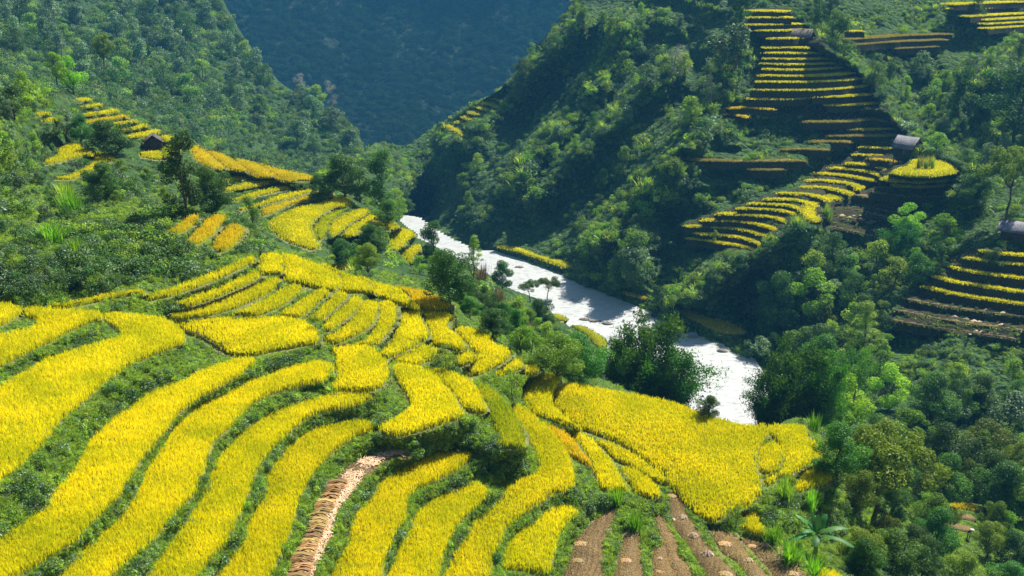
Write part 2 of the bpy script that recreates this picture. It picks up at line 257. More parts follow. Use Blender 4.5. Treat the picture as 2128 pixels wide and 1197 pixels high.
fld('b1', 60.0, R_, 'tiny rice ledge on the far left slope among bushes', 'a', '215 700 290 690 292 705 220 715')
fld('b2', 59.2, R_, 'lower tiny rice ledge on the far left slope among bushes', 'a', '265 742 350 728 355 742 270 754')
fld('c1', 49.4, G_, 'greener rice plot beside the dark hut', 'a', '1020 922 1110 875 1120 890 1080 960 1025 975')
fld('c2', 49.0, R_, 'rounded rice plot in front of the dark hut', 'a', '870 945 1000 935 1030 970 990 990 890 972')
fld('W1', 54.0, R_, 'curling rice terrace on the left slope above a mown bank', 'a', '322 872 332 862 480 895 560 935 570 958 500 965 400 990 292 1016 287 988 370 960 382 925')
fld('W2', 52.8, R_, 'lower curling rice terrace on the left slope behind the round dark tree', 'a', '585 950 640 940 705 970 705 990 620 1020 520 1080 420 1113 347 1110 345 1100 450 1080 560 1020 590 980')
fld('X0', 47.0, O_, 'first orange rice plot on the distant crest beside the ivy-covered tree', 'a', '1195 910 1250 905 1265 935 1300 965 1385 1040 1340 1053 1270 1020 1220 980')
fld('X1', 46.3, O_, 'second orange rice plot on the distant crest', 'a', '1270 928 1350 945 1440 985 1520 1045 1480 1062 1395 1035 1310 965')
fld('X2', 45.6, O_, 'third orange rice plot on the distant crest', 'a', '1455 982 1590 1012 1690 1078 1685 1098 1600 1098 1530 1050')
fld('X3', 45.1, O_, 'last orange rice plot on the distant crest, reaching the river trees', 'a', '1612 1013 1700 1040 1800 1062 1900 1080 1985 1105 1985 1120 1860 1120 1760 1128 1705 1090')
fld('X4', 44.7, R_, 'short narrow terrace under the orange crest plots', 'a', '1388 1112 1460 1087 1530 1087 1480 1115 1392 1133')
fld('X5', 44.3, R_, 'greenish-yellow narrow terrace, second under the orange crest plots', 'a', '1392 1172 1500 1140 1600 1115 1690 1112 1690 1130 1590 1158 1402 1186')
fld('X6', 44.0, R_, 'greenish-yellow narrow terrace, third under the orange crest plots', 'd', '1395 30 1500 10 1640 -25 1780 -30 1790 -18 1700 2 1560 30 1400 46')
fld('X7', 43.8, R_, 'greenish-yellow narrow terrace, fourth under the orange crest plots', 'd', '1440 100 1560 60 1680 32 1780 17 1800 30 1700 55 1560 88 1450 110')
fld('X8', 43.6, R_, 'long thin terrace fifth under the orange crest plots, curving up at its end', 'd', '1480 155 1600 127 1700 85 1800 57 1900 40 1970 12 1982 20 1930 50 1800 90 1650 130 1500 168')
fld('X9', 43.3, O_, 'dull orange rice terrace above the forked golden one', 'd', '1620 162 1760 120 1900 80 2000 48 2060 42 2060 78 1950 100 1800 130 1680 188 1640 198')
fld('X10', 42.9, R_, 'forked golden rice terrace with a tail pointing down to the bushes', 'q', '556 462 575 449 618 430 665 419 700 409 714 406 730 418 716 428 690 432 665 445 645 462 645 478 655 500 660 511 650 517 630 512 600 500 570 482')
fld('X11', 42.5, G_, 'green unripe plot in the bend of the forked golden terrace', 'q', '652 468 668 450 695 438 722 434 700 446 682 462 676 484 664 496')
fld('X12', 42.3, R_, 'curved golden terrace next to the green unripe plot', 'q', '684 482 690 462 705 450 740 434 752 430 764 436 750 450 722 464 704 480 688 492')
fld('X13', 41.8, R_, 'curved golden terrace just behind the dark bush clump', 'q', '712 488 732 466 756 454 768 442 785 442 786 450 766 464 748 474 738 486 722 492')
fld('X14', 41.3, R_, 'partly hidden golden plot above the dark bush clump', 'q', '778 462 800 456 822 462 826 470 810 477 784 472')
fld('X15', 39.5, R_, 'golden plot between the dark bush clump and the river trees', 'q', '811 503 823 484 834 473 853 478 860 487 846 497 833 510 818 519')
fld('X16', 38.0, R_, 'last golden plot above the river trees', 'q', '840 523 860 509 870 506 870 520 854 532 857 543 844 536')
fld('X17', 41.0, R_, 'scrap of rice peeping over the ridge beside bright green leaves', 'q', '680 549 706 546 722 549 722 558 690 558')
fld('Y1', 56.6, O_, 'uppermost of three slanting orange-yellow plots on the weedy left slope', 'd', '1032 295 1110 262 1170 207 1220 193 1230 205 1190 258 1130 298 1060 315 1037 310')
fld('Y2', 56.0, O_, 'middle of three slanting orange-yellow plots on the weedy left slope', 'd', '1158 373 1220 300 1280 230 1340 192 1395 195 1395 215 1330 290 1280 342 1200 377')
fld('Y3', 55.6, O_, 'lowest of three slanting orange-yellow plots on the weedy left slope', 'd', '1322 403 1360 330 1420 262 1470 252 1518 275 1490 330 1440 388 1370 422')
# river side
fld('RB1', 1.6, R_, 'long rice plot on the far river bank under the steep spur', 'e', '992 387 1080 390 1150 405 1250 445 1400 480 1475 502 1470 524 1420 530 1280 480 1200 453 1100 423 1030 408')
fld('RB3', 1.8, O_, 'dull golden rice plot on the river bank at the foot of the second spur', 'f', '2 752 60 747 200 815 300 830 428 890 420 913 280 903 150 843 40 790')
fld('RB2', 1.5, O_, 'small dry orange rice strip on the far river bank', 'e', '1780 662 1860 680 1940 710 1930 725 1850 705 1790 687')
fld('RB4', 1.2, G_, 'green rice plot on the near river bank between bushes and water', 'e', '1462 882 1540 890 1640 950 1672 982 1662 1043 1612 1010 1560 950 1482 905')
fld('RB5', 1.0, G_, 'small green grass spit on the near river bank', 'e', '1352 810 1400 820 1432 848 1400 858 1357 848')
# zigzag on the crest of the spur
for k, (z, P) in enumerate([(20.3, '670 780 720 765 728 785 770 810 842 852 800 848 715 808'), (22.0, '740 752 775 738 782 745 765 762 742 765'), (23.8, '780 722 805 705 818 722 855 740 840 748 785 735'), (25.5, '820 692 870 676 872 695 915 713 900 720 830 705'), (27.3, '875 662 915 648 928 665 965 688 945 690 880 672'), (29.0, '925 637 965 617 978 637 1002 663 992 670 965 655 930 648'), (30.8, '975 607 1005 594 1013 610 1030 628 1000 625'), (32.5, '1032 577 1060 563 1070 576 1050 590')]):
    fld('Z%d' % k, z, R_, ['lowest', 'second', 'third', 'fourth', 'fifth', 'sixth', 'seventh', 'topmost'][k] + ' golden step of the zigzag rice stair on the crest of the dark spur', 'b', P)
# right-hand hill: plots seen from above
fld('KN', 33.0, R_, 'round golden knoll of rice below the tin-roofed stilt hut, grass tuft in its middle', 'c', '1450 968 1570 958 1650 985 1720 1032 1700 1053 1560 1073 1420 1068 1325 1050 1365 1020 1440 1000')
fld('K2', 30.6, R_, 'first curved rice ring below the round golden knoll', 'c', '1262 1077 1330 1062 1420 1085 1560 1090 1700 1075 1758 1070 1752 1083 1650 1098 1500 1108 1340 1103 1272 1093')
fld('K3', 29.2, R_, 'second curved rice ring below the round golden knoll', 'c', '1332 1112 1500 1121 1690 1107 1690 1122 1500 1138 1340 1128')
fld('MS', 23.8, R_, 'golden rice patch where the curved strips of the bowl run together', 'f', '1060 55 1150 5 1260 -25 1325 -15 1280 12 1150 28 1060 80 1000 105 960 102 895 122 848 150 862 190 885 215 878 233 832 238 792 200 772 170 800 130 880 90 960 60')

HR = 0.42
ZONE = {}
# strips of the stepped slopes: (group key, colour, thickness px, label, points)
STRIPS = []
def stp(g, kind, t, *poly): STRIPS.append(dict(g=g, kind=kind, t=t, line=cr(*poly)))
for s in ['470 65 560 64 645 67', '468 104 600 103 715 104', '455 147 620 146 780 140', '500 182 660 182 815 174', '580 231 720 230 845 222']: stp('top', R_, 6, 'c', s)
for s in ['565 287 690 286 815 290', '565 319 720 320 865 318', '550 353 740 356 935 352', '530 383 750 388 975 380', '540 417 740 422 945 412 1030 405', '520 457 800 458 1000 450 1095 438', '505 494 800 494 1000 486 1145 472', '480 542 800 544 1000 534 1192 516', '450 597 640 600 830 592', '842 587 1020 582 1205 568', '930 637 1090 634 1250 623']: stp('pyramid', R_, 6, 'c', s)
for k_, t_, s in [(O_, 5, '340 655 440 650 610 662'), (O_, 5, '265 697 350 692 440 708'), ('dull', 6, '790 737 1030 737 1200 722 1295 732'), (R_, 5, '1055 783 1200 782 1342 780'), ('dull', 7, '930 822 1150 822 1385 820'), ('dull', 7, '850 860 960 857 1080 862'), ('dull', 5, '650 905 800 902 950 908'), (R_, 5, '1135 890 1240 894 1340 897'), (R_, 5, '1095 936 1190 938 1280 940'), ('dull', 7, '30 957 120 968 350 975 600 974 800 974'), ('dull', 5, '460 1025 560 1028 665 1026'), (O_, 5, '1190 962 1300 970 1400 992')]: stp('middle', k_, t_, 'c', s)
for c_, t_, s in [('c', 7, '1050 990 1200 1002 1320 1034'), ('c', 7, '960 1020 1100 1028 1220 1055 1270 1078'), ('c', 7, '865 1050 1000 1060 1130 1080 1200 1095'), ('c', 7, '800 1095 950 1098 1080 1120 1130 1148'), ('c', 7, '770 1135 900 1137 1000 1155 1070 1178'), ('f', 7, '640 62 800 68 900 90 930 108'), ('f', 7, '550 96 720 100 800 117 850 140'), ('f', 7, '460 122 600 127 700 137 790 168'), ('f', 7, '390 152 550 157 650 167 760 195'), ('f', 8, '260 187 450 192 600 208 690 240'), ('f', 8, '175 227 300 227 450 237 560 262 635 285'), ('f', 8, '60 260 250 267 400 278 500 302 572 330'), ('f', 8, '130 302 250 312 400 328 530 372'), ('f', 8, '80 332 200 347 350 372 500 403')]: stp('bowl', R_, t_, c_, s)
for t_, s in [(5, '1330 8 1500 20 1670 22'), (5, '1240 24 1450 48 1665 47'), (6, '1200 52 1400 78 1660 82'), (6, '1080 72 1250 103 1400 132 1530 138'), (7, '1070 112 1200 147 1340 178'), (13, '980 145 1150 170 1330 220'), (9, '960 198 1100 220 1190 246'), (7, '920 258 1050 285 1220 325')]: stp('brown steps', B_, t_, 'f', s)
for k_, t_, s in [(R_, 6, '1870 407 2000 428 2190 442'), (R_, 6, '1770 452 1900 469 2190 502'), (R_, 9, '1680 505 1850 542 2190 582'), (R_, 9, '1572 565 1750 605 2190 670'), (R_, 10, '1510 625 1750 680 2190 745'), (B_, 5, '1422 708 1700 758 2190 818'), (B_, 6, '1342 770 1700 840 2190 905'), (B_, 7, '1310 830 1600 878 2085 948')]: stp('near ladder', k_, t_, 'f', s)
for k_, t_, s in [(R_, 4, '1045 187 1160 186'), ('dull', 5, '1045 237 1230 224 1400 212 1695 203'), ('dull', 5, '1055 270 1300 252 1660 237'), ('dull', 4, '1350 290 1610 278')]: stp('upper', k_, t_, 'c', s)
for s in ['1705 24 1800 20 1990 12 2190 6', '1740 52 1880 47 2005 38', '1800 96 1900 90 2190 74', '1900 117 2190 102', '1895 142 2190 126', '1910 170 2190 150']: stp('corner', R_, 4, 'c', s)
for k_, s in [(O_, '1660 778 1830 803'), (B_, '1590 838 1795 865'), (B_, '1560 898 1795 935')]: stp('low', k_, 5, 'i', s)

# ---- grid over the near and right-hand ground
GX = np.arange(-560, 2680, 4.0); GY = np.arange(-40, 1420, 3.5)
XX, YY = np.meshgrid(GX, GY)
CP = []   # px, py, Y distance
def cz(l):
    for px, py, z in l: CP.append((px, py, (H - z) / float(slope(py))))
def cd(l, k=1.0):
    for px, py, D in l:
        ft = float(np.interp(px, [850, 1000, 1200, 1400, 1550, 1800, 2128], [318, 290, 262, 228, 214, 200, 170]))
        CP.append((px, py, ft + (D - ft) * k if D > ft else D))
cz([(870, 470, .5), (930, 500, .5), (1040, 520, .5), (1200, 590, .5), (1330, 640, .5), (1400, 690, .5), (1530, 720, .5), (1545, 745, .5), (845, 460, .3), (1150, 640, .3), (1100, 590, .3), (1000, 555, .3), (1260, 690, .3), (1450, 850, .3), (1300, 740, .4), (1380, 800, .3)])
cd([(1450, 520, 243), (1600, 20, 400), (1665, 80, 378), (1700, 150, 350), (1620, 200, 335), (1600, 330, 295), (1430, 330, 282), (1450, 450, 260), (1600, 510, 240), (1700, 450, 252), (1880, 350, 278), (1990, 360, 280), (1850, 420, 262), (1800, 480, 246), (1650, 560, 224), (1550, 690, 212), (1700, 650, 203), (1800, 560, 215), (1900, 500, 225), (2000, 500, 216), (2100, 500, 210), (2000, 620, 190), (2100, 560, 200), (1900, 660, 187), (2128, 700, 174), (1850, 700, 184), (1750, 780, 168), (2000, 760, 163), (2128, 780, 160), (2000, 900, 138), (2128, 900, 137), (1850, 900, 134), (1720, 880, 128), (1600, 840, 142), (2050, 1050, 112), (2200, 1250, 88), (1820, 1050, 92), (1780, 1250, 54), (1900, 1200, 78), (2000, 1150, 95)], .62)
cd([(900, 450, 330), (850, 380, 372), (850, 315, 425), (1040, 190, 440), (1190, 10, 500), (1000, 400, 335), (1200, 300, 360), (1200, 500, 272), (1300, 100, 440), (1400, 200, 375), (1300, 400, 300), (1500, 50, 420), (1350, 520, 246), (1100, 495, 292), (1000, 490, 300), (1330, 600, 233), (1450, 640, 222), (2000, 100, 430), (2128, 30, 480), (1850, 80, 410), (1850, 200, 360), (2050, 200, 370), (1950, 320, 315), (2080, 300, 325), (2080, 400, 270), (950, 270, 420), (2200, 200, 370), (2200, 500, 205), (1350, -40, 480), (1700, -40, 440), (2200, -40, 520)], .62)
cd([(330, 275, 186), (200, 200, 208), (160, 192, 195), (240, 222, 200), (100, 200, 155), (0, 200, 125), (-100, 300, 95), (0, 300, 98), (100, 260, 130), (0, 420, 90), (100, 480, 85), (200, 470, 89), (300, 500, 87), (300, 410, 108), (260, 350, 122), (200, 400, 108), (50, 570, 71), (200, 590, 72), (-100, 560, 68), (380, 400, 118), (450, 420, 122), (500, 460, 118), (520, 505, 98), (300, 330, 160), (560, 510, 104), (350, 480, 90), (650, 370, 192), (600, 320, 215), (-100, 150, 130), (60, 150, 160)])
cd([(680, 530, 128), (740, 540, 138), (640, 520, 124), (760, 570, 112), (850, 560, 140), (900, 580, 130), (960, 620, 120), (1000, 600, 145), (1000, 660, 105), (1100, 680, 125), (1050, 640, 150), (1120, 730, 105), (1200, 770, 100), (1150, 690, 160), (1300, 800, 92), (1450, 870, 84), (1540, 875, 92), (900, 520, 235), (700, 440, 190), (800, 420, 240), (750, 380, 260), (1600, 870, 112), (1660, 880, 100), (1230, 760, 118), (1740, 1000, 72), (1700, 1080, 66), (1640, 1150, 60)])
def lerp_line(line, step=40):
    P = smooth_open(line, step); return P
for s in STRIPS: s['P'] = smooth_open(s['line'], 8)
RIVER = cr('q', '842 470 826 458 834 449 850 455 880 478 930 506 985 528 1030 527 1090 545 1150 570 1195 592 1240 612 1290 632 1330 648 1380 672 1400 690 1460 715 1500 735 1545 745 1580 800 1620 900 1540 905 1480 870 1420 850 1360 850 1260 740 1240 712 1200 690 1160 660 1120 620 1060 600 1030 580 985 552 920 520 870 498')
for f_ in FIELDS:
    P = smooth_closed(f_['poly']); z = f_['z']; c = f_['poly'].mean(0)
    ys = slope(c[1]); f_['Y'] = (H - z) / ys
    s = F / f_['Y']                                   # pixels per metre
    # the visible lower rim includes the standing front of the crop: pull it up before projecting the top
    sg = 1 if area2(P) > 0 else -1
    T = np.roll(P, -1, 0) - np.roll(P, 1, 0); T /= np.maximum(np.linalg.norm(T, axis=1), 1e-9)[:, None]
    ny = -T[:, 0] * sg
    hr = HR if f_['kind'] in (R_, O_, G_) else 0.02
    P2 = P.copy(); P2[:, 1] -= np.clip(ny, 0, 1) * min(.65 * hr * s, 12)
    Wt = atZ(P2[:, 0], P2[:, 1], z + hr); f_['W'] = Wt[:, :2].copy(); f_['hr'] = hr
    g = Wt.copy(); g[:, 2] = z; f_['G'] = proj(g)
    go = np.column_stack([offset(Wt[:, :2], min(.52, 12 / s)), np.full(len(Wt), z)]); f_['GO'] = proj(go)
    CP.append((c[0], c[1], f_['Y']))
    for j in range(0, len(P), max(6, len(P) // 6)):
        q = .5 * (P[j] + c)
        if q[1] < 1300 and -150 < q[0] < 2280 and inpoly(q[:1], q[1:], f_['poly'])[0]: CP.append((q[0], q[1], (H - z) / float(slope(q[1]))))
CPa = np.array(CP); lam = 4e-4
sx = CPa[:, :2] / 500.0
def tps(A, B):
    d2 = ((A[:, None, :] - B[None, :, :]) ** 2).sum(-1); return .5 * d2 * np.log(d2 + 1e-12)
n = len(CPa); K = np.zeros((n + 3, n + 3)); K[:n, :n] = tps(sx, sx) + lam * np.eye(n)
K[:n, n] = 1; K[:n, n + 1:] = sx; K[n, :n] = 1; K[n + 1:, :n] = sx.T
# near points may be fitted loosely, every one carries the logarithm of its distance
wts = np.linalg.solve(K, np.concatenate([np.log(CPa[:, 2]), np.zeros(3)]))
cx = np.arange(GX[0], GX[-1] + 12, 12.0); cy = np.arange(GY[0], GY[-1] + 10, 10.0)
CX, CY = np.meshgrid(cx, cy); q = np.column_stack([np.clip(CX, -150, 2290).ravel(), np.clip(CY, -40, 1290).ravel()]) / 500.0
BG = (tps(q, sx) @ wts[:n] + wts[n] + q @ wts[n + 1:]).reshape(CX.shape)
def bil(A, x0, dx, y0, dy, px, py):
    u = np.clip((np.asarray(px, float) - x0) / dx, 0, A.shape[1] - 1.001); v = np.clip((np.asarray(py, float) - y0) / dy, 0, A.shape[0] - 1.001)
    i = u.astype(int); j = v.astype(int); fu = u - i; fv = v - j
    return (A[j, i] * (1 - fu) + A[j, i + 1] * fu) * (1 - fv) + (A[j + 1, i] * (1 - fu) + A[j + 1, i + 1] * fu) * fv
base = bil(BG, cx[0], 12, cy[0], 10, XX, YY)
# field floors
fid = np.full(XX.shape, -1); LN = base.copy(); fixed = np.zeros(XX.shape, bool)
def raster(P, X=XX, Y=YY):
    x0, y0 = P.min(0) - 4; x1, y1 = P.max(0) + 4
    i0, i1 = np.searchsorted(GX, [x0, x1]); j0, j1 = np.searchsorted(GY, [y0, y1])
    m = np.zeros(XX.shape, bool)
    if i1 > i0 and j1 > j0: m[j0:j1, i0:i1] = inpoly(XX[j0:j1, i0:i1], YY[j0:j1, i0:i1], P)
    return m
river_m = raster(RIVER)
LN[river_m] = np.log((H + 1.2) / slope(YY[river_m])); fixed |= river_m
for pas in (0, 1):
    for k, f_ in enumerate(FIELDS):
        m = raster(f_['GO'] if pas == 0 else f_['G'])
        if pas == 0: m &= ~(fid >= 0)
        fid[m] = k; fixed |= m
        LN[m] = np.log((H - f_['z']) / slope(YY[m]))
# the steps of the ladders: each one level, its height read off the smooth slope
smask = np.zeros(XX.shape, bool)
for s in STRIPS:
    P = s['P']; c = P[len(P) // 2]; D0 = np.exp(bil(BG, cx[0], 12, cy[0], 10, P[:, 0], P[:, 1]))
    s['z'] = float(np.median(H - D0 * slope(P[:, 1])))
def strip_poly(P, t0, t1):
    return np.vstack([P + [0, t0], (P + [0, t1])[::-1]])
for gname in sorted({s['g'] for s in STRIPS}):           # neighbours in a ladder must keep stepping down
    L_ = [s for s in STRIPS if s['g'] == gname]
for s in STRIPS:
    m = raster(strip_poly(s['P'], -2.2, 2.6)); m &= ~(fid >= 0)
    smask |= m; fixed |= m; LN[m] = np.log((H - s['z']) / slope(YY[m]))
res = np.where(fixed, LN - base, 0)
def relax(res, fixed, val, it):
    for _ in range(it):
        p = np.pad(res, 1, mode='edge'); r = .25 * (p[:-2, 1:-1] + p[2:, 1:-1] + p[1:-1, :-2] + p[1:-1, 2:]) * .9985
        res = np.where(fixed, val, r)
    return res
r4 = relax(res[::4, ::4], fixed[::4, ::4], res[::4, ::4], 150)
up = np.kron(r4, np.ones((4, 4)))[:res.shape[0], :res.shape[1]]
res = relax(np.where(fixed, res, up), fixed, res, 160)
LN = base + res
# gullies and crests of the wooded slopes
CRESTS = [cr('q', s) for s in ['1530 110 1490 200 1440 280 1380 370 1290 450 1210 545', '1390 150 1330 200 1240 280 1150 370 1090 440', '1290 60 1230 200 1170 270 1110 330 1060 400', '1200 60 1130 130 1060 200 960 290 860 370', '1680 458 1571 520 1485 578 1400 650', '1700 90 1790 170 1860 270 1990 345 2010 400', '1400 330 1330 450 1300 560', '2128 120 2010 190 1960 270']]
def dseg(P, X, Y):
    d = np.full(X.shape, 1e9)
    for (x1, y1), (x2, y2) in zip(P[:-1], P[1:]):
        t = np.clip(((X - x1) * (x2 - x1) + (Y - y1) * (y2 - y1)) / ((x2 - x1) ** 2 + (y2 - y1) ** 2), 0, 1)
        d = np.minimum(d, np.hypot(X - x1 - t * (x2 - x1), Y - y1 - t * (y2 - y1)))
    return d
fd = fixed.astype(float)
for _ in range(14):
    p = np.pad(fd, 1, mode='edge'); fd = np.maximum(fd, .25 * (p[:-2, 1:-1] + p[2:, 1:-1] + p[1:-1, :-2] + p[1:-1, 2:]))
free = np.clip(1 - fd * 1.5, 0, 1)
crest = np.zeros(XX.shape)
for k, c in enumerate(CRESTS): crest = np.maximum(crest, np.exp(-(dseg(c, XX, YY) / 34) ** 2))
right = np.clip((XX - (900 + (YY - 300) * 1.35)) / 60, 0, 1)
LN = LN - free * right * (.075 * crest - .018)
nz = fbm(XX / 60, YY / 45, 3) - .5
LN = LN + free * nz * np.where(right > .5, .05, .03) + (~fixed) * (fbm(XX / 14, YY / 12, 9) - .5) * .006
def groundY(px, py): return np.exp(bil(LN, GX[0], 4.0, GY[0], 3.5, px, py))
def ground(px, py): return atY(px, py, groundY(px, py))
# top rim of this ground (crest line against what lies behind)
RIM = np.array([(-560, 120), (-120, 175), (60, 185), (160, 186), (200, 200), (290, 240), (330, 262), (420, 300), (500, 330), (580, 345), (660, 366), (700, 330), (745, 322), (780, 296), (838, 303), (850, 300), (900, 262), (960, 232), (1040, 186), (1100, 112), (1150, 58), (1185, 10), (1200, -40), (2700, -40)])
rimy = np.interp(GX, RIM[:, 0], RIM[:, 1])
P3 = atY(XX, YY, np.exp(LN))
keep = YY >= rimy[None, :] - 3.5
V = P3.reshape(-1, 3); ny_, nx_ = XX.shape
idx = np.arange(ny_ * nx_).reshape(ny_, nx_)
# snap the first kept row to the rim
for i in range(nx_):
    j = np.argmax(keep[:, i]); V[idx[j, i]] = atY(GX[i], max(rimy[i], GY[0]), np.exp(LN[j, i]))
quads = np.stack([idx[1:, :-1], idx[1:, 1:], idx[:-1, 1:], idx[:-1, :-1]], -1)
kq = keep[1:, :-1] & keep[1:, 1:] & keep[:-1, 1:] & keep[:-1, :-1]
# colour class of the faces: 0 green bank, 1 hill grass, 2 bund, 3 field floor, 4 brown field, 5 red earth
mi = np.zeros(kq.shape, int); fq = fid[:-1, :-1]; YYq = np.exp(LN[:-1, :-1])
mi[YYq > 115] = 1
kinds = np.array([dict(brown=4, straw=4).get(f_['kind'], 3) for f_ in FIELDS] + [0])
core = np.zeros(XX.shape, bool)
for f_ in FIELDS: core |= raster(f_['G'])
LZ = [cr('c', '455 40 660 40 730 100 870 200 960 330 1110 420 1200 500 1280 640 1310 700 1400 800 1380 900 1420 960 1450 1169 760 1169 850 1020 1080 900 900 800 780 720 650 690 440 620 520 420 560 280 440 200'), cr('f', '60 240 400 130 640 50 1000 -10 1700 -10 1680 60 1540 150 1340 240 1240 340 900 270 800 200 640 300 500 420 60 350'), cr('f', '1700 400 2300 380 2300 980 2100 960 1600 900 1290 840 1400 700 1560 560')]
lz = np.zeros(XX.shape, bool)
for P_ in LZ: lz |= raster(P_)
mi[lz[:-1, :-1]] = 6
mi = np.where((fq >= 0) & core[:-1, :-1], kinds[fq], mi)
mi = np.where((fq >= 0) & ~core[:-1, :-1] & (YYq < 200), 2, mi)
# skirt behind the rim: the far side of the crest, falling away
ext = []; extq = []
prev = None; nV = len(V); r0 = [idx[np.argmax(keep[:, i]), i] for i in range(nx_)]
sk = []
for s_, (dy_, dz_) in enumerate([(8, -3), (22, -12), (55, -40)]):
    row = V[r0].copy(); k_ = (row[:, 1] / 200)[:, None] * .7 + .3
    row[:, 1] += dy_ * k_[:, 0]; row[:, 2] += dz_ * k_[:, 0]
    xoff = np.where(GX < 750, 0, 0); sk.append(row)
SKV = np.vstack(sk); nsk = nx_
a0 = np.array(r0); rows = [a0] + [nV + s_ * nx_ + np.arange(nx_) for s_ in range(3)]
skq = np.concatenate([np.stack([rows[s_][:-1], rows[s_][1:], rows[s_ + 1][1:], rows[s_ + 1][:-1]], -1) for s_ in range(3)])
skq = skq[(GX[skq[:, 0] % nx_] if False else np.tile(GX[:-1], 3)) < 1196]
VV = np.vstack([V, SKV]); allq = np.vstack([quads[kq], skq]); allm = np.concatenate([mi[kq], np.full(len(skq), 1)])
used, inv = np.unique(allq, return_inverse=True)
o = mesh_obj('hillside', VV[used], [inv.reshape(allq.shape)], None, mats=[M['ground_green'], M['hill'], M['bund'], M['bund'], M['brownfield'], M['redearth'], M['earth']], midx=allm, smooth=True,
             col=np.full((len(used), 3), .4)); tag(o, kind='structure')

# ---------------------------------------------------------------- river
rp = RIVER.copy(); rp = smooth_closed(rp, 14); 
rw = atZ(rp[:, 0], rp[:, 1], 0.0)[:, :2]; rw = offset(rw, 3.0)
def poly_mesh_flat(name, W, z, mat, step, kind=None, wav=0):
    mn = W.min(0); mx = W.max(0); gx = np.arange(mn[0], mx[0], step); gy = np.arange(mn[1], mx[1], step)
    A, B = np.meshgrid(gx, gy); m = inpoly(A, B, W); idx = np.arange(A.size).reshape(A.shape)
    mq = m[:-1, :-1] | m[1:, :-1] | m[:-1, 1:] | m[1:, 1:]
    q = np.stack([idx[:-1, :-1], idx[:-1, 1:], idx[1:, 1:], idx[1:, :-1]], -1)[mq]
    zz = z + wav * (fbm(A / 3.2, B / 3.2, 5) - .5)
    return mesh_obj(name, np.stack([A, B, zz], -1).reshape(-1, 3), [q], mat, smooth=True)
mw = bpy.data.materials.new('river_water'); mw.use_nodes = True; nt = mw.node_tree; N = nt.nodes.new; L = nt.links.new
b = nt.nodes['Principled BSDF']; b.inputs['Roughness'].default_value = .32; b.inputs['IOR'].default_value = 1.33
tc = N('ShaderNodeTexCoord'); mp = N('ShaderNodeMapping'); mp.inputs['Rotation'].default_value = (0, 0, math.radians(62)); mp.inputs['Scale'].default_value = (.3, 1.2, 1); L(tc.outputs['Object'], mp.inputs[0])
no = N('ShaderNodeTexNoise'); no.inputs['Scale'].default_value = 1.3; no.inputs['Detail'].default_value = 8; no.inputs['Roughness'].default_value = .65; L(mp.outputs[0], no.inputs['Vector'])
ra = N('ShaderNodeValToRGB'); ra.color_ramp.elements[0].position = .32; ra.color_ramp.elements[0].color = (.20, .22, .21, 1); ra.color_ramp.elements[1].position = .46; ra.color_ramp.elements[1].color = (.56, .58, .58, 1)  # pale foam; sun glint and dark ripple shading are put into this colour
L(no.outputs[0], ra.inputs[0]); L(ra.outputs[0], b.inputs[0]); bp = N('ShaderNodeBump'); bp.inputs['Strength'].default_value = .9; bp.inputs['Distance'].default_value = .5; L(no.outputs[0], bp.inputs['Height']); L(bp.outputs[0], b.inputs['Normal'])
tag(poly_mesh_flat('river', rw, 0, mw, 1.2, wav=.5), kind='structure')
# ---------------------------------------------------------------- far mountain and left mountain
def sheet(name, xs, rows, mat, noise, nscale, seed, rim=None):
    """rows: list of (py, Y at the xs stations) ; interpolated in log distance"""
    pys = np.array([r[0] for r in rows], float); Ys = np.log(np.array([r[1] for r in rows], float))
    gx = np.arange(xs[0], xs[-1], 6.0); gy = np.arange(pys[0], pys[-1], 6.0)
    tmp = np.array([np.interp(gx, xs, Ys[k]) for k in range(len(pys))])
    A = np.array([np.interp(gy, pys, tmp[:, i]) for i in range(len(gx))]).T
    for _ in range(30):
        p = np.pad(A, 1, mode='edge'); A = .2 * (p[:-2, 1:-1] + p[2:, 1:-1] + p[1:-1, :-2] + p[1:-1, 2:] + A)
    X, Yp = np.meshgrid(gx, gy)
    A = A + noise * (fbm(X / nscale + Yp / nscale * .5, Yp / nscale * .35, seed, 5) - .5)
    return gx, gy, A
def build_sheet(name, gx, gy, A, mat, rimP=None, back=True):
    X, Yp = np.meshgrid(gx, gy); P = atY(X, Yp, np.exp(A)); keep = np.ones(X.shape, bool)
    idx = np.arange(X.size).reshape(X.shape); V = P.reshape(-1, 3)
    if rimP is not None:
        ry = np.interp(gx, rimP[:, 0], rimP[:, 1]); keep = Yp >= ry[None] - 6
    first = np.array([idx[np.argmax(keep[:, i]), i] for i in range(len(gx))])
    if rimP is not None:
        for i in range(len(gx)):
            j = np.argmax(keep[:, i]); V[idx[j, i]] = atY(gx[i], max(ry[i], gy[0]), np.exp(A[j, i]))
    kq = keep[1:, :-1] & keep[1:, 1:] & keep[:-1, 1:] & keep[:-1, :-1]
    q = np.stack([idx[1:, :-1], idx[1:, 1:], idx[:-1, 1:], idx[:-1, :-1]], -1)[kq]
    Vs = [V]; n0 = len(V); prev = first; qs = [q]
    for k, (dy, dz) in enumerate([(12, -3), (40, -25), (120, -110)]):
        row = V[first].copy(); row[:, 1] += dy; row[:, 2] += dz; cur = n0 + k * len(gx) + np.arange(len(gx)); Vs.append(row)
        qs.append(np.stack([prev[:-1], prev[1:], cur[1:], cur[:-1]], -1)); prev = cur
    return tag(mesh_obj(name, np.vstack(Vs), qs, mat, smooth=True), kind='structure')
LX = [-640, -200, 0, 200, 350, 450, 560, 680, 770, 840]
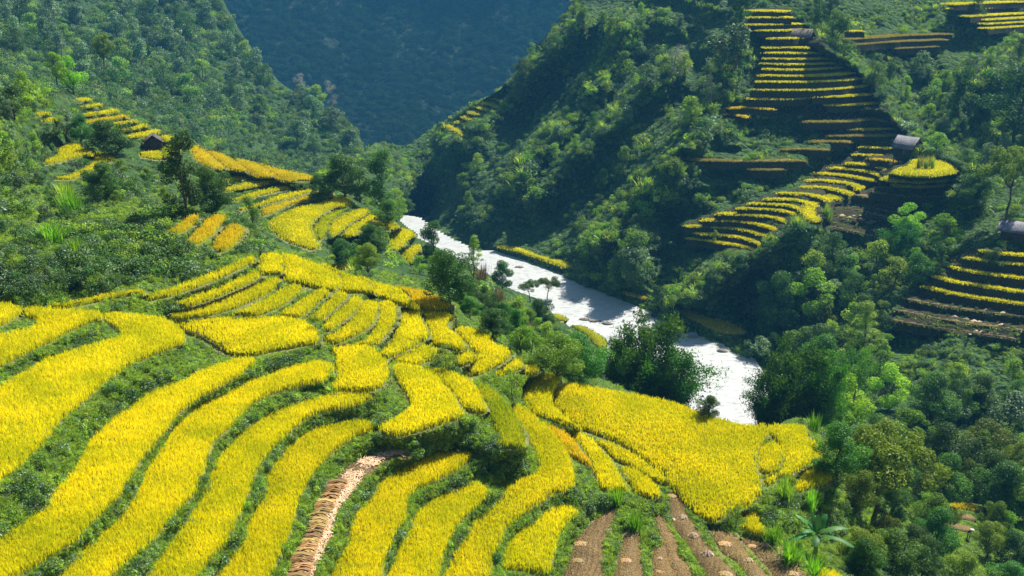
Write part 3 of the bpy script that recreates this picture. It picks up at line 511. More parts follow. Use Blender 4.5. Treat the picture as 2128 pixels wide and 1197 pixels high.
LROWS = [(-260, [560, 560, 600, 640, 680, 700, 720, 720, 720, 720]), (0, [400, 400, 440, 490, 540, 560, 590, 600, 600, 600]), (120, [300, 300, 340, 410, 460, 500, 530, 540, 540, 540]), (220, [220, 220, 260, 320, 370, 420, 460, 480, 480, 480]),
         (300, [190, 190, 220, 250, 300, 360, 410, 430, 440, 445]), (360, [180, 180, 200, 230, 270, 320, 370, 400, 430, 436]), (430, [170, 170, 190, 215, 240, 280, 330, 370, 410, 420])]
LG = sheet('hill', LX, LROWS, None, .07, 110.0, 21)
LRIM = cr('q', '-640 -260 -200 -260 300 -250 420 -80 455 0 490 62 530 120 570 165 610 190 650 222 700 236 725 255 742 285 755 322 770 340 840 420')
build_sheet('hill', *LG, M['hill'], LRIM)
FX = [-100, 400, 700, 900, 1200, 1900]
FG = sheet('mountain', FX, [(-700, [1200, 1230, 1250, 1250, 1230, 1200]), (-500, [1150, 1180, 1200, 1200, 1180, 1150]), (-260, [1080, 1110, 1140, 1140, 1110, 1080]), (-60, [980, 1030, 1080, 1090, 1040, 1000]), (60, [900, 950, 1000, 1010, 970, 930]), (200, [830, 860, 900, 900, 880, 850]), (300, [780, 800, 800, 800, 810, 800]), (420, [740, 750, 740, 740, 750, 760])], None, .10, 150.0, 33)  # rows above the frame are raised, unseen, to shade the visible face
M['far'] = mat_ground('far_forest', [(.3, (.010, .024, .016)), (.6, (.018, .036, .020)), (.8, (.035, .036, .025))], .02, scale2=.15)  # forest floor tone darkened, with the slope's shade put into it
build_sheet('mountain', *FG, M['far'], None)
def sheetY(S, px, py): return np.exp(bil(S[2], S[0][0], 6.0, S[1][0], 6.0, px, py))
# ---------------------------------------------------------------- rice fields
def blades(C, zb, h, w, lean, nb, cc, up=1.0):
    """C: (n,2) clump centres; nb blades per clump, each a tapering bent strip; returns V, quads, tris, col"""
    n = len(C); m = n * nb
    c = np.repeat(C, nb, 0) + rng.normal(0, 1, (m, 2)) * np.repeat(w, nb)[:, None] * 1.1
    z0 = np.repeat(zb, nb) ; hh = np.repeat(h, nb) * rng.uniform(.65, 1.15, m); ww = np.repeat(w, nb) * rng.uniform(.35, .6, m)
    az = rng.uniform(0, 2 * np.pi, m); ln = np.repeat(lean, nb) * rng.uniform(.2, 1.2, m)
    d = np.stack([np.cos(az), np.sin(az)], 1); az2 = rng.uniform(0, 2 * np.pi, m); s = np.stack([np.cos(az2), np.sin(az2)], 1) * ww[:, None] * .5
    mid = c + d * (ln * hh * .35)[:, None]; tip = c + d * (ln * hh * 1.1)[:, None]
    V = np.zeros((m, 5, 3)); V[:, 0, :2] = c - s * .7; V[:, 1, :2] = c + s * .7; V[:, 2, :2] = mid + s; V[:, 3, :2] = mid - s; V[:, 4, :2] = tip
    V[:, 0:2, 2] = z0[:, None]; V[:, 2:4, 2] = (z0 + hh * .62)[:, None]; V[:, 4, 2] = z0 + hh * (1 - .25 * np.minimum(ln, 1))
    b = np.arange(m)[:, None] * 5
    col = np.repeat(np.clip(np.repeat(cc, nb) + rng.normal(0, .26, m), 0, 1), 5)
    return V.reshape(-1, 3), b + np.array([[0, 1, 2, 3]]), b + np.array([[3, 2, 4]]), np.stack([col] * 3, 1)
GRP = {'left stair': 1}
KM = {R_: 'rice', O_: 'rice_orange', G_: 'rice_green', 'dull': 'rice_dull'}
def rice_crop(root, W, zg, hr, kind, Yd, sp=None, grp=None):
    """slab of packed stems with blades over it"""
    sp = sp or float(np.clip(Yd * .0029, .15, 1.1)); top = zg + hr * .72
    mn = W.min(0); mx = W.max(0)
    gx, gy = np.meshgrid(np.arange(mn[0], mx[0] + sp, sp), np.arange(mn[1], mx[1] + sp, sp))
    C = np.column_stack([gx.ravel(), gy.ravel()]) + rng.uniform(-.45, .45, (gx.size, 2)) * sp
    C = C[inpoly(C[:, 0], C[:, 1], W)]
    # frame cull: nothing beyond the picture's bottom or left edge by more than a little
    pj = proj(np.column_stack([C, np.full(len(C), zg)])); C = C[(pj[:, 1] < 1300) & (pj[:, 0] > -60) & (pj[:, 0] < 2190)]
    lo = fbm(C[:, 0] / 2.6, C[:, 1] / 2.6, 11); cc = np.clip((lo - .5) * 1.6 + .55 + .55 * (fbm(C[:, 0] / 7, C[:, 1] / 7, 4, 2) - .5), 0, 1)
    n = len(C)
    if n == 0: return
    bump = (fbm(C[:, 0] / 1.1, C[:, 1] / 1.1, 6) - .5) * .14
    Vb, qb, tb, cb = blades(C, np.full(n, zg + hr * .5) + bump, np.full(n, hr * .85) , np.full(n, max(.075, Yd * .0015)), np.full(n, .32), 6 if Yd < 110 else 5, cc)
    # rim blades hanging over the edge
    Wd = smooth_closed(W, sp * .7); Wi = offset(Wd, -sp * .2)
    pj = proj(np.column_stack([Wi, np.full(len(Wi), zg)])); Wi = Wi[(pj[:, 1] < 1300) & (pj[:, 0] > -60) & (pj[:, 0] < 2190)]
    if len(Wi):
        Vr, qr, tr, crr = blades(Wi, np.full(len(Wi), zg + .02), np.full(len(Wi), hr * .96), np.full(len(Wi), max(.07, Yd * .0015)), np.full(len(Wi), .3), 5, np.full(len(Wi), .35))
        o_ = len(Vb); Vb = np.vstack([Vb, Vr]); qb = np.vstack([qb, qr + o_]); tb = np.vstack([tb, tr + o_]); cb = np.vstack([cb, crr])
    ch = mesh_obj('rice_plants', Vb, [qb, tb], M[KM[kind]], root, cb); ch['kind'] = 'stuff'
def slab(name, W, zlo, zhi, mat, wobble=0.08, col=.4, parent=None, inset=.03):
    Wi = offset(W, -inset); n = len(Wi)
    co = [Vector((x, y, 0)) for x, y in Wi]; tris = geometry.tessellate_polygon([co])
    V = np.vstack([np.column_stack([Wi, np.full(n, zhi) + rng.uniform(-wobble, wobble, n)]), np.column_stack([W, np.full(n, zlo)])])
    i = np.arange(n); j = (i + 1) % n
    T = np.array(tris); s = area2(Wi) > 0
    # orient upward
    Pt = Wi[T]; cr_ = (Pt[:, 1, 0] - Pt[:, 0, 0]) * (Pt[:, 2, 1] - Pt[:, 0, 1]) - (Pt[:, 1, 1] - Pt[:, 0, 1]) * (Pt[:, 2, 0] - Pt[:, 0, 0])
    T[cr_ < 0] = T[cr_ < 0][:, ::-1]
    q = np.stack([i + n, j + n, j, i], 1) if s else np.stack([j + n, i + n, i, j], 1)
    return mesh_obj(name, V, [T, q], mat, parent, np.full((2 * n, 3), col))
for f_ in FIELDS:
    W, z, hr, kd = f_['W'], f_['z'], f_['hr'], f_['kind']; Yd = f_['Y']
    grp = 'rice terraces on the near slope' if Yd < 110 else 'rice terraces further off'
    if kd in (R_, O_, G_):
        root = slab('rice_field', W, z - .1, z + hr * .68, M['rice_base'], .05, .25)
        tag(root, f_['label'], 'rice field', grp, 'thing'); rice_crop(root, offset(W, .03 if f_['key'] in ('R', 'R2', 'R3', 'R4', 'R5', 'U1', 'U2', 'U3', 'U4', 'V', 'B1', 'B2', 'B3', 'B4') else .18 if Yd < 66 else -.07) if Yd < 110 else W, z, hr, kd, Yd)
    else:
        root = slab('stubble_field', W, z - .1, z + .05, M['brownfield'], .01, .4, inset=.03)
        tag(root, f_['label'], 'stubble field', 'harvested terraces at the foot of the near slope', 'thing')
        # rows of cut stalks following the terrace
        mn = W.min(0); mx = W.max(0)
        th = math.radians(78); ctr = W.mean(0); R = np.array([[math.cos(th), -math.sin(th)], [math.sin(th), math.cos(th)]])
        ext = max(mx - mn) * .8; gx, gy = np.meshgrid(np.arange(-ext, ext, .15), np.arange(-ext, ext, .34))
        C = np.column_stack([gx.ravel(), gy.ravel() + .10 * np.sin(gx.ravel() * 1.3)]) @ R.T + ctr + rng.normal(0, .02, (gx.size, 2))
        C = C[inpoly(C[:, 0], C[:, 1], W)]; pj = proj(np.column_stack([C, np.full(len(C), z)])); C = C[(pj[:, 1] < 1300)]
        if kd == B_ and len(C):
            Vb, qb, tb, cb = blades(C, np.full(len(C), z), np.full(len(C), .20), np.full(len(C), .055), np.full(len(C), .3), 4, vnoise(C[:, 0], C[:, 1], 3))
            ch = mesh_obj('stubble', Vb, [qb, tb], M['stub'], root, cb); ch['kind'] = 'stuff'

# ---------------------------------------------------------------- stepped strips on the far slopes
ORD = 'first second third fourth fifth sixth seventh eighth ninth tenth eleventh twelfth thirteenth fourteenth fifteenth sixteenth'.split()
WHERE = {'top': 'from the top above the thatched hut on the high slope', 'pyramid': 'down the tapering rice stair under the thatched hut', 'middle': 'among the scattered half-shaded steps below the rice stair', 'bowl': 'of the curved bowl below the stilt hut, counted from above',
         'brown steps': 'down the bare brown stair under the round golden knoll', 'near ladder': 'down the big stair below the roof at the right edge', 'upper': 'in the shaded upper fold beside the tall dark tree', 'corner': 'in the bright stair at the top right corner', 'low': 'in the dim stair behind trees at the bottom right'}
cnt = {}
ry_p = {}
for s in STRIPS:
    g = s['g']; k = cnt.get(g, 0); cnt[g] = k + 1
    P = s['P']; z = s['z']; kd = s['kind']; W = atZ(P[:, 0], P[:, 1] , z + (HR if kd != B_ else .1)); Yd = float(W[:, 1].mean()); sc = F / Yd
    dep = float(slope(P[:, 1].mean())); depth = float(np.clip((s['t'] - (.45 * sc if kd != B_ else 0)) / (dep * sc), 1.3, 7))
    A = W[:, :2]; T = np.gradient(A, axis=0); T /= np.linalg.norm(T, axis=1)[:, None]; N2 = np.stack([-T[:, 1], T[:, 0]], 1); N2[N2[:, 1] < 0] *= -1
    n = len(A); tt = np.linspace(0, 1, n); tap = np.clip(np.minimum(tt, 1 - tt) * 9 + .25, 0, 1)
    A = A + np.stack([vnoise(tt * n / 2.5, tt * 0 + k, 8) - .5, vnoise(tt * n / 2.5, tt * 0 + k, 9) - .5], 1) * .5
    Wp = np.vstack([A, (A + N2 * (depth * tap)[:, None])[::-1]])
    if area2(Wp) < 0: Wp = Wp[::-1]
    what = {R_: 'golden rice step', O_: 'orange-brown rice step', 'dull': 'dull yellow rice step', B_: 'harvested step with a grassy lip'}[kd]
    lab = (ORD[k] + ' step ' + WHERE[g] + ', ' + {R_: 'golden', O_: 'orange-brown', 'dull': 'dull yellow', B_: 'harvested'}[kd])
    grp = 'rice steps of the far stairs'
    if kd != B_:
        root = slab('rice_field', Wp, z - .1, z + HR * .7, M['rice_base' if kd in (R_, O_) else 'rice_dull'], .06, .4, inset=.05)
        rice_crop(root, Wp, z, HR, kd, Yd, sp=float(np.clip(Yd * .0020, .3, .9)))
    else:
        root = slab('stubble_field', Wp, z - .1, z + .08, M['brownfield'], .02, .4, inset=.02)
        C = A; Vb, qb, tb, cb = blades(np.repeat(C, 5, 0) + rng.normal(0, .5, (len(C) * 5, 2)), np.full(len(C) * 5, z - .1), np.full(len(C) * 5, .3), np.full(len(C) * 5, .22), np.full(len(C) * 5, .6), 2, rng.uniform(0, 1, len(C) * 5))
        ch = mesh_obj('grass', Vb, [qb, tb], M['grassy'], root, cb); ch['kind'] = 'stuff'
    tag(root, lab, 'rice field' if kd != B_ else 'stubble field', grp, 'thing')
    # the wall that carries the step
    Lo = A - N2 * .55; hw = 1.5 + .4 * vnoise(tt * n / 3, tt * 0 + k, 4)
    Vw = np.vstack([np.column_stack([A - N2 * .12, np.full(n, z + .02)]), np.column_stack([A - N2 * .3, z - hw * .5 + rng.normal(0, .06, n)]), np.column_stack([Lo, z - hw])])
    i = np.arange(n - 1); q = np.concatenate([np.stack([i + r * n, i + 1 + r * n, i + 1 + (r + 1) * n, i + (r + 1) * n], 1) for r in (0, 1)])
    mesh_obj('earth_bank', Vw, [q], M['earth'], root)
# ---------------------------------------------------------------- plants: prototypes
def tube(paths, nseg=6):
    Vs, Qs = [], []; o_ = 0
    for P, R in paths:
        P = np.asarray(P, float); R = np.asarray(R, float); n = len(P); T = np.gradient(P, axis=0); T /= np.maximum(np.linalg.norm(T, axis=1), 1e-9)[:, None]
        u = np.cross(T, [0.3, 1, 0.1]); u /= np.linalg.norm(u, axis=1)[:, None]; v = np.cross(T, u)
        a = np.arange(nseg) / nseg * 2 * np.pi
        ring = P[:, None] + R[:, None, None] * (np.cos(a)[None, :, None] * u[:, None] + np.sin(a)[None, :, None] * v[:, None])
        Vs.append(ring.reshape(-1, 3)); i = np.arange(n - 1)[:, None] * nseg; j = np.arange(nseg)[None]; j2 = (j + 1) % nseg
        Qs.append(np.stack([i + j, i + j2, i + j2 + nseg, i + j + nseg], -1).reshape(-1, 4) + o_); o_ += n * nseg
    return np.vstack(Vs), np.vstack(Qs)
def leaves(C, Nn, size, col, asp=.55):
    n = len(C); t = rng.normal(0, 1, (n, 3)); t -= (t * Nn).sum(1)[:, None] * Nn; t /= np.maximum(np.linalg.norm(t, axis=1), 1e-9)[:, None]; b = np.cross(Nn, t)
    size = np.broadcast_to(size, (n,)) * rng.uniform(.6, 1.3, n); s = size[:, None]
    V = np.stack([C - t * s * .5, C + b * s * asp * .5 + Nn * s * .08, C + t * s * .5 - Nn * s * .12, C - b * s * asp * .5 + Nn * s * .08], 1)
    return V.reshape(-1, 3), np.arange(n)[:, None] * 4 + np.arange(4)[None], np.repeat(col, 4)
def blobs_crown(B, n, size, shell=.55, nup=.35, seedcol=.22, asp=.55):
    B = np.asarray(B, float); wgt = B[:, 3] ** 2 * (B[:, 4] if B.shape[1] > 4 else 1); wgt = wgt / wgt.sum(); k = rng.choice(len(B), n, p=wgt)
    bc = rng.uniform(.2, .8, len(B)); d = rng.normal(0, 1, (n, 3)); d /= np.linalg.norm(d, axis=1)[:, None]
    rr = rng.uniform(shell ** 3, 1, n) ** (1 / 3); fz = B[k, 4] if B.shape[1] > 4 else np.ones(n)
    off = d * (B[k, 3] * rr)[:, None]; off[:, 2] *= fz
    # ragged outline
    off *= (1 + .25 * (fbm(off[:, 0] / (B[k, 3] + 1e-6) * 2.2 + k * 3.1, (off[:, 1] + off[:, 2]) / (B[k, 3] + 1e-6) * 2.2, 5, 2) - .5))[:, None]
    C = B[k, :3] + off; Nn = d * .7 + rng.normal(0, .55, (n, 3)) + [0, 0, nup]; Nn /= np.linalg.norm(Nn, axis=1)[:, None]
    return leaves(C, Nn, size, np.clip(bc[k] + rng.normal(0, seedcol, n), 0, 1), asp)
HID = bpy.data.collections.new('plant_library')
def mesh_data(V, P, mat, col=None, smooth=False):
    o = mesh_obj('tmp', V, P, mat, None, None if col is None else np.stack([col] * 3, 1), smooth); me = o.data; bpy.data.objects.remove(o); return me
def rand_blobs(n, shape, r0, r1, seed):
    R = np.random.default_rng(seed); out = []
    for _ in range(n):
        u = R.uniform(); a = R.uniform(0, 2 * np.pi)
        if shape == 'round': zc = .20 + .62 * u; rad = .34 * math.sin(math.pi * min(1, .22 + u * .68)) * R.uniform(.25, 1.05)
        elif shape == 'tall': zc = .08 + .82 * u; rad = .24 * (1.1 - u * .7) * R.uniform(.2, 1.2)
        elif shape == 'cone': zc = .2 + .74 * u; rad = .22 * (1.05 - u) * R.uniform(.3, 1.1)
        elif shape == 'umbrella': zc = .62 + .26 * u * (1 - .3 * R.uniform()); rad = .36 * math.sqrt(R.uniform()) * (1.25 - .6 * u)
        elif shape == 'low': zc = .25 + .4 * u; rad = .33 * R.uniform(.2, 1)
        r = R.uniform(r0, r1) * (1.0 if shape != 'cone' else (1.25 - u))
        out.append((rad * math.cos(a), rad * math.sin(a), zc, r, R.uniform(.55, .9)))
    return out
def trunk_paths(B, r, seed, zt=.75, lean=.03, branch=True):
    R = np.random.default_rng(seed); P = [(0, 0, -.06)]; x = y = 0
    for k in range(1, 7): x += R.normal(0, lean * .5); y += R.normal(0, lean * .5); P.append((x, y, zt * k / 6))
    P = np.array(P); paths = [(P, r * np.linspace(1.25, .3, 7))]
    if branch:
        for b in B[: min(len(B), 14)]:
            k = int(np.clip((b[2] - .18) / zt * 6, 1, 5)); s = P[k]; e = np.array(b[:3]); m = s * .45 + e * .55 + np.array([0, 0, -.03]); rr = r * (1.1 - k / 7) * .55
            paths.append((np.array([s, m, e]), np.array([rr, rr * .6, rr * .25])))
    return paths
PROTO = {}
def proto(key, mat, crown, trunkp, bark='bark'):
    cm = mesh_data(*crown[:1], [crown[1]], M[mat], crown[2]); tm = None
    if trunkp is not None: tv, tq = tube(trunkp); tm = mesh_data(tv, [tq], M[bark], smooth=True)
    PROTO[key] = (cm, tm)
def mk(key, shape, nb, r0, r1, nl, ls, mat, seed, tr=.018, zt=.75, bark='bark', **kw):
    B = rand_blobs(nb, shape, r0, r1, seed); c = blobs_crown(B, nl, ls, **kw); proto(key, mat, c, trunk_paths(B, tr, seed, zt), bark)

for v in range(3):
    mk('round%d' % v, 'round', 18, .10, .19, 4200, .034, 'leaf_dark', 10 + v)
    mk('forest%d' % v, 'round', 14, .11, .20, 1700, .055, 'leaf_blue', 20 + v)
    mk('forestg%d' % v, 'round', 14, .11, .20, 1700, .055, 'leaf', 50 + v)
    mk('tall%d' % v, 'tall', 20, .07, .13, 2600, .036, 'leaf', 30 + v)
    mk('talld%d' % v, 'tall', 18, .07, .12, 2200, .038, 'leaf_dark', 60 + v)
    mk('umb%d' % v, 'umbrella', 40, .06, .12, 12000, .024, 'leaf_olive', 40 + v, tr=.02, zt=.68)
    mk('bright%d' % v, 'round', 16, .07, .15, 4200, .034, 'leaf_bright', 70 + v)
mk('roundn0', 'round', 40, .07, .15, 15000, .024, 'leaf_dark', 81); mk('roundn1', 'round', 40, .07, .15, 15000, .024, 'leaf_deep', 82); mk('olive0', 'round', 36, .07, .15, 12000, .025, 'leaf_olive', 83)
mk('tallbig', 'tall', 34, .05, .11, 9000, .022, 'leaf_dark', 84)
mk('yellow', 'low', 22, .06, .13, 1500, .03, 'leaf_olive', 85); mk('sapling', 'round', 20, .06, .13, 1500, .04, 'leaf', 86, tr=.012)
mk('pale0', 'round', 22, .05, .12, 2600, .022, 'pale', 87, bark='barkpale', asp=.2, tr=.014); mk('pale1', 'tall', 18, .05, .1, 2200, .026, 'leaf_blue', 88, bark='barkpale')
mk('ivy', 'tall', 26, .08, .14, 7000, .026, 'leaf_dark', 89)
# pines: whorls of needles on a bare pole
def pine(key, seed):
    R = np.random.default_rng(seed); B = []
    for k in range(26):
        u = k / 25; zc = .42 + .54 * u; a = k * 2.4; rad = .20 * (1.1 - u) * R.uniform(.35, 1); B.append((rad * math.cos(a), rad * math.sin(a), zc, R.uniform(.045, .08), .5))
    c = blobs_crown(B, 4200, .04, shell=.1, nup=.8, asp=.12); proto(key, 'leaf', c, trunk_paths(B, .014, seed, .95, .012))
pine('pine0', 5); pine('pine1', 6)
# bamboo: arching culms hung with drooping sprays
def bamboo(key, seed, culms=70, mat='leaf_bright', nl=300, spread=.34):
    R = np.random.default_rng(seed); paths = []; Cs = []; Ns = []; co = []
    for k in range(culms):
        a = R.uniform(0, 2 * np.pi); r0 = R.uniform(0, .10); hgt = R.uniform(.78, 1.08) if k % 4 == 0 else R.uniform(.35, .72); out = R.uniform(.05, spread) * (1.3 - hgt * .5) * (1.25 if k % 4 == 0 else 1)
        t = np.linspace(0, 1, 10); rad = r0 + out * t ** 2.2; zz = hgt * (t - .28 * t ** 4.5)
        P = np.column_stack([rad * math.cos(a), rad * math.sin(a), zz]); paths.append((P, np.linspace(.0042, .0012, 10)))
        tb = R.uniform(0, 1)
        tl = R.uniform(.55 if k % 4 == 0 else .05, 1, nl) ** .8; i = tl * 9; i0 = np.minimum(i.astype(int), 8); base_ = P[i0] + (P[i0 + 1] - P[i0]) * (i - i0)[:, None]
        off = R.normal(0, .032, (nl, 3)); off[:, 2] -= np.abs(R.normal(0, .035, nl)); Cs.append(base_ + off); nn = R.normal(0, 1, (nl, 3)); nn[:, 2] *= .6; nn /= np.linalg.norm(nn, axis=1)[:, None]; Ns.append(nn)
        co.append(np.clip(tb * .6 + .2 + R.normal(0, .15, nl), 0, 1))
    V_, q_, c_ = leaves(np.vstack(Cs), np.vstack(Ns), .030, np.concatenate(co), .32)
    cm = mesh_data(V_, [q_], M[mat], c_); tv, tq = tube(paths, 4); PROTO[key] = (cm, mesh_data(tv, [tq], M['grassy'], smooth=True))
bamboo('bamboo0', 3, mat='leaf_deep'); bamboo('bamboo1', 4, mat='leaf_deep'); bamboo('bamboo2', 8, mat='leaf_deep', culms=44, spread=.42)
# grass fountains
def fountain(key, mat, n, h, wd, lean, seed, curl=1.6):
    R = np.random.default_rng(seed); Vs = []; Qs = []; cc = []
    for k in range(n):
        a = R.uniform(0, 2 * np.pi); hh = h * R.uniform(.5, 1.05); ln = lean * R.uniform(.1, 1); r0 = R.uniform(0, .16); t = np.linspace(0, 1, 5)
        rad = r0 + ln * t ** curl; zz = hh * (t - .25 * (ln / max(lean, .01)) * t ** 3); d = np.array([math.cos(a), math.sin(a)]); s = np.array([-d[1], d[0]])
        c0 = np.column_stack([rad * d[0], rad * d[1], zz]); c0[:, :2] += R.normal(0, .07, 2); w_ = wd * (1 - t ** 2 * .92) * .5
        A = c0.copy(); A[:, :2] += s * w_[:, None]; B_2 = c0.copy(); B_2[:, :2] -= s * w_[:, None]
        o_ = len(Vs) * 10; Vs.append(np.vstack([A, B_2])); i = np.arange(4); Qs.append(np.stack([i, i + 1, i + 6, i + 5], 1) + o_); cc.append(np.full(10, R.uniform(0, 1)))
    return np.vstack(Vs), np.vstack(Qs), np.concatenate(cc)
def fproto(key, mat, *a): V_, q_, c_ = fountain(key, mat, *a); PROTO[key] = (mesh_data(V_, [q_], M[mat], c_), None)
fproto('tuft0', 'grassy', 26, .9, .07, .55, 1); fproto('tuft1', 'grassy', 22, .8, .08, .75, 2); fproto('tuftb', 'leaf_bright', 30, 1.0, .06, .5, 3); fproto('tuftd', 'dry', 26, 1.0, .04, .35, 4)
fproto('cane', 'leaf_bright', 150, 1.0, .030, .34, 5); fproto('pampas', 'dry', 90, 1.0, .03, .22, 6); fproto('reed', 'grassy', 140, 1.0, .028, .30, 7)
def bush(key, mat, n, ls, seed, fl=.8, nb=9, asp=.55):
    R = np.random.default_rng(seed); B = [(R.normal(0, .2), R.normal(0, .2), R.uniform(.15, .6) * fl, R.uniform(.16, .3), .85) for _ in range(nb)]
    c = blobs_crown(B, n, ls, shell=.5, nup=.5, asp=asp); PROTO[key] = (mesh_data(c[0], [c[1]], M[mat], c[2]), None)
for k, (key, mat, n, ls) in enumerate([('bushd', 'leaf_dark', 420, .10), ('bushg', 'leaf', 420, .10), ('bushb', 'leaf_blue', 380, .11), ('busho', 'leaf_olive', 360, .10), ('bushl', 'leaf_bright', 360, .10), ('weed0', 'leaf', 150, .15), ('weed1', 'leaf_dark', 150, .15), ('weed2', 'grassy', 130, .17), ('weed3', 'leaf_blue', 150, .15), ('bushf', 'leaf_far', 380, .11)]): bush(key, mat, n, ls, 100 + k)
lib = {}
def libcol(keys):
    name = '_'.join(keys)[:50]
    if name in lib: return lib[name]
    c = bpy.data.collections.new('plants')
    for i, k in enumerate(keys):
        cm, tm = PROTO[k]; me = cm
        o = bpy.data.objects.new('%02d_%s' % (i, k), me); c.objects.link(o)
    lib[name] = (c, len(keys)); return lib[name]
def scatter(name, pts, size, keys, label, cat, tall=None, pick=None, tilt=.12):
    """one object of kind stuff: small plants set on points by geometry nodes"""
    n = len(pts); c, nk = libcol(keys); me = bpy.data.meshes.new(name); me.vertices.add(n); me.vertices.foreach_set('co', np.asarray(pts, np.float32).ravel())
    a = me.attributes.new('rot', 'FLOAT_VECTOR', 'POINT'); r = np.column_stack([rng.normal(0, tilt, n), rng.normal(0, tilt, n), rng.uniform(0, 6.28, n)]); a.data.foreach_set('vector', r.astype(np.float32).ravel())
    a = me.attributes.new('scl', 'FLOAT_VECTOR', 'POINT'); s = np.column_stack([size, size, size * (tall if tall is not None else 1)]) * rng.uniform(.85, 1.15, (n, 1)); a.data.foreach_set('vector', s.astype(np.float32).ravel())
    a = me.attributes.new('pick', 'INT', 'POINT'); p = rng.integers(0, nk, n) if pick is None else pick; a.data.foreach_set('value', p.astype(np.int32))
    o = bpy.data.objects.new(name, me); COL.objects.link(o); tag(o, label, cat, None, 'stuff')
    g = bpy.data.node_groups.new('plants', 'GeometryNodeTree'); g.interface.new_socket('Geometry', in_out='INPUT', socket_type='NodeSocketGeometry'); g.interface.new_socket('Geometry', in_out='OUTPUT', socket_type='NodeSocketGeometry')
    N = g.nodes.new; L = g.links.new; gi = N('NodeGroupInput'); go = N('NodeGroupOutput'); ip = N('GeometryNodeInstanceOnPoints'); ci = N('GeometryNodeCollectionInfo'); ci.inputs[0].default_value = c; ci.inputs[1].default_value = True; ci.inputs[2].default_value = True
    def at(nm, ty): x = N('GeometryNodeInputNamedAttribute'); x.data_type = ty; x.inputs[0].default_value = nm; return x.outputs[0]
    e2r = N('FunctionNodeEulerToRotation'); L(at('rot', 'FLOAT_VECTOR'), e2r.inputs[0])
    L(gi.outputs[0], ip.inputs['Points']); L(ci.outputs[0], ip.inputs['Instance']); ip.inputs['Pick Instance'].default_value = True
    L(at('pick', 'INT'), ip.inputs['Instance Index']); L(e2r.outputs[0], ip.inputs['Rotation']); L(at('scl', 'FLOAT_VECTOR'), ip.inputs['Scale']); L(ip.outputs[0], go.inputs[0])
    md = o.modifiers.new('plants', 'NODES'); md.node_group = g; return o
# ---------------------------------------------------------------- where low plants may stand without hiding the crops
vis = core | smask | river_m
up_ = np.full(XX.shape, 400.0)
for j in range(1, XX.shape[0]): up_[j] = np.where(vis[j - 1], 0, up_[j - 1] + 3.5)
hx = np.full(XX.shape, 400.0)
l_ = np.full(XX.shape[0], 400.0)
for i in range(XX.shape[1]): l_ = np.where(vis[:, i], 0, l_ + 4); hx[:, i] = np.minimum(hx[:, i], l_)
l_ = np.full(XX.shape[0], 400.0)
for i in range(XX.shape[1] - 1, -1, -1): l_ = np.where(vis[:, i], 0, l_ + 4); hx[:, i] = np.minimum(hx[:, i], l_)
def samp(A, px, py): return bil(A, GX[0], 4.0, GY[0], 3.5, px, py)
cand = 0
def area_points(n, poly=None, y0=-30, y1=1310, x0=-330, x1=2450):
    px = rng.uniform(x0, x1, n); py = rng.uniform(y0, y1, n); ok = py > np.interp(px, RIM[:, 0], RIM[:, 1]) + 2
    ok &= samp(vis.astype(float), px, py) < .3
    if poly is not None: ok &= inpoly(px, py, poly)
    return px[ok], py[ok]
def place(px, py, want, minsz, hfac=1.0):
    """plant size in metres at each pixel, limited by what must stay in view above and beside"""
    Yd = groundY(px, py); s = F / Yd; lim = np.minimum(samp(up_, px, py) * 1.0 / hfac, samp(hx, px, py) * 2.0) / s + .10
    return np.minimum(want, lim), Yd
# near banks: weeds and grass
px, py = area_points(240000, y0=170); Yd = groundY(px, py); k = Yd < 112; px, py = px[k], py[k]
nz1 = fbm(px / 38, py / 26, 40); want = np.clip(.30 + (nz1 - .42) * 2.0, .24, 1.1) * np.where(samp(hx, px, py) > 30, 1.1, .9)
lsl = (px < 580) & (py < 575); want = np.where(lsl, np.clip(.45 + (nz1 - .40) * 5.5, .3, 2.3), want); sz, Yd = place(px, py, want, .2); ok = (rng.uniform(0, 1, len(px)) < np.clip(.30 / np.maximum(sz, .14) ** 1.3, 0, 1)) & (sz > .11)
ringr = np.isin(fid, [k for k, f_ in enumerate(FIELDS) if f_['kind'] in (R_, O_, G_)])
ok &= (samp(ringr.astype(float), px, py) < .4) | (rng.uniform(0, 1, len(px)) < .25)
px, py, sz, nz1 = px[ok], py[ok], sz[ok], nz1[ok]; P_ = ground(px, py); P_[:, 2] -= .05 * sz
typ = fbm(px / 70 + 5, py / 50, 41) + rng.normal(0, .13, len(px)); big = sz > .75
grassy = ((typ > .53) | (sz < .26)) & ~big
scatter('bank_grass', P_[grassy], sz[grassy] * 1.0, ['tuft0', 'tuft1', 'weed2', 'tuft1', 'weed0'], 'green grass growing over the terrace banks of the near slope', 'grass')
scatter('slope_scrub', P_[big], sz[big], ['bushd', 'bushg', 'bushb', 'bushd', 'weed1'], 'dark leafy scrub in clumps on the weedy left slope and in the hollows', 'scrub'); grassy = grassy | big
scatter('bank_weeds', P_[~grassy], sz[~grassy] * 1.05, ['weed0', 'weed2', 'weed2', 'tuft1', 'tuft0', 'weed3'], 'leafy weeds and low scrub on the banks of the near slope', 'weeds')
# the dark overgrown bank above the top strips
px, py = area_points(60000, cr('q', '-40 575 180 528 380 505 500 500 540 520 430 545 300 588 200 598 60 618 -40 622'), 490, 630, -40, 560); px, py = px[:520], py[:520]; sz, Yd = place(px, py, rng.uniform(.5, 1.3, len(px)), .3); k = sz > .25; P_ = ground(px[k], py[k]); P_[:, 2] -= .1
scatter('bank_scrub', P_, sz[k], ['bushd', 'weed1', 'bushb', 'bushd'], 'dark scrub overhanging the bank above the topmost rice strips', 'scrub')
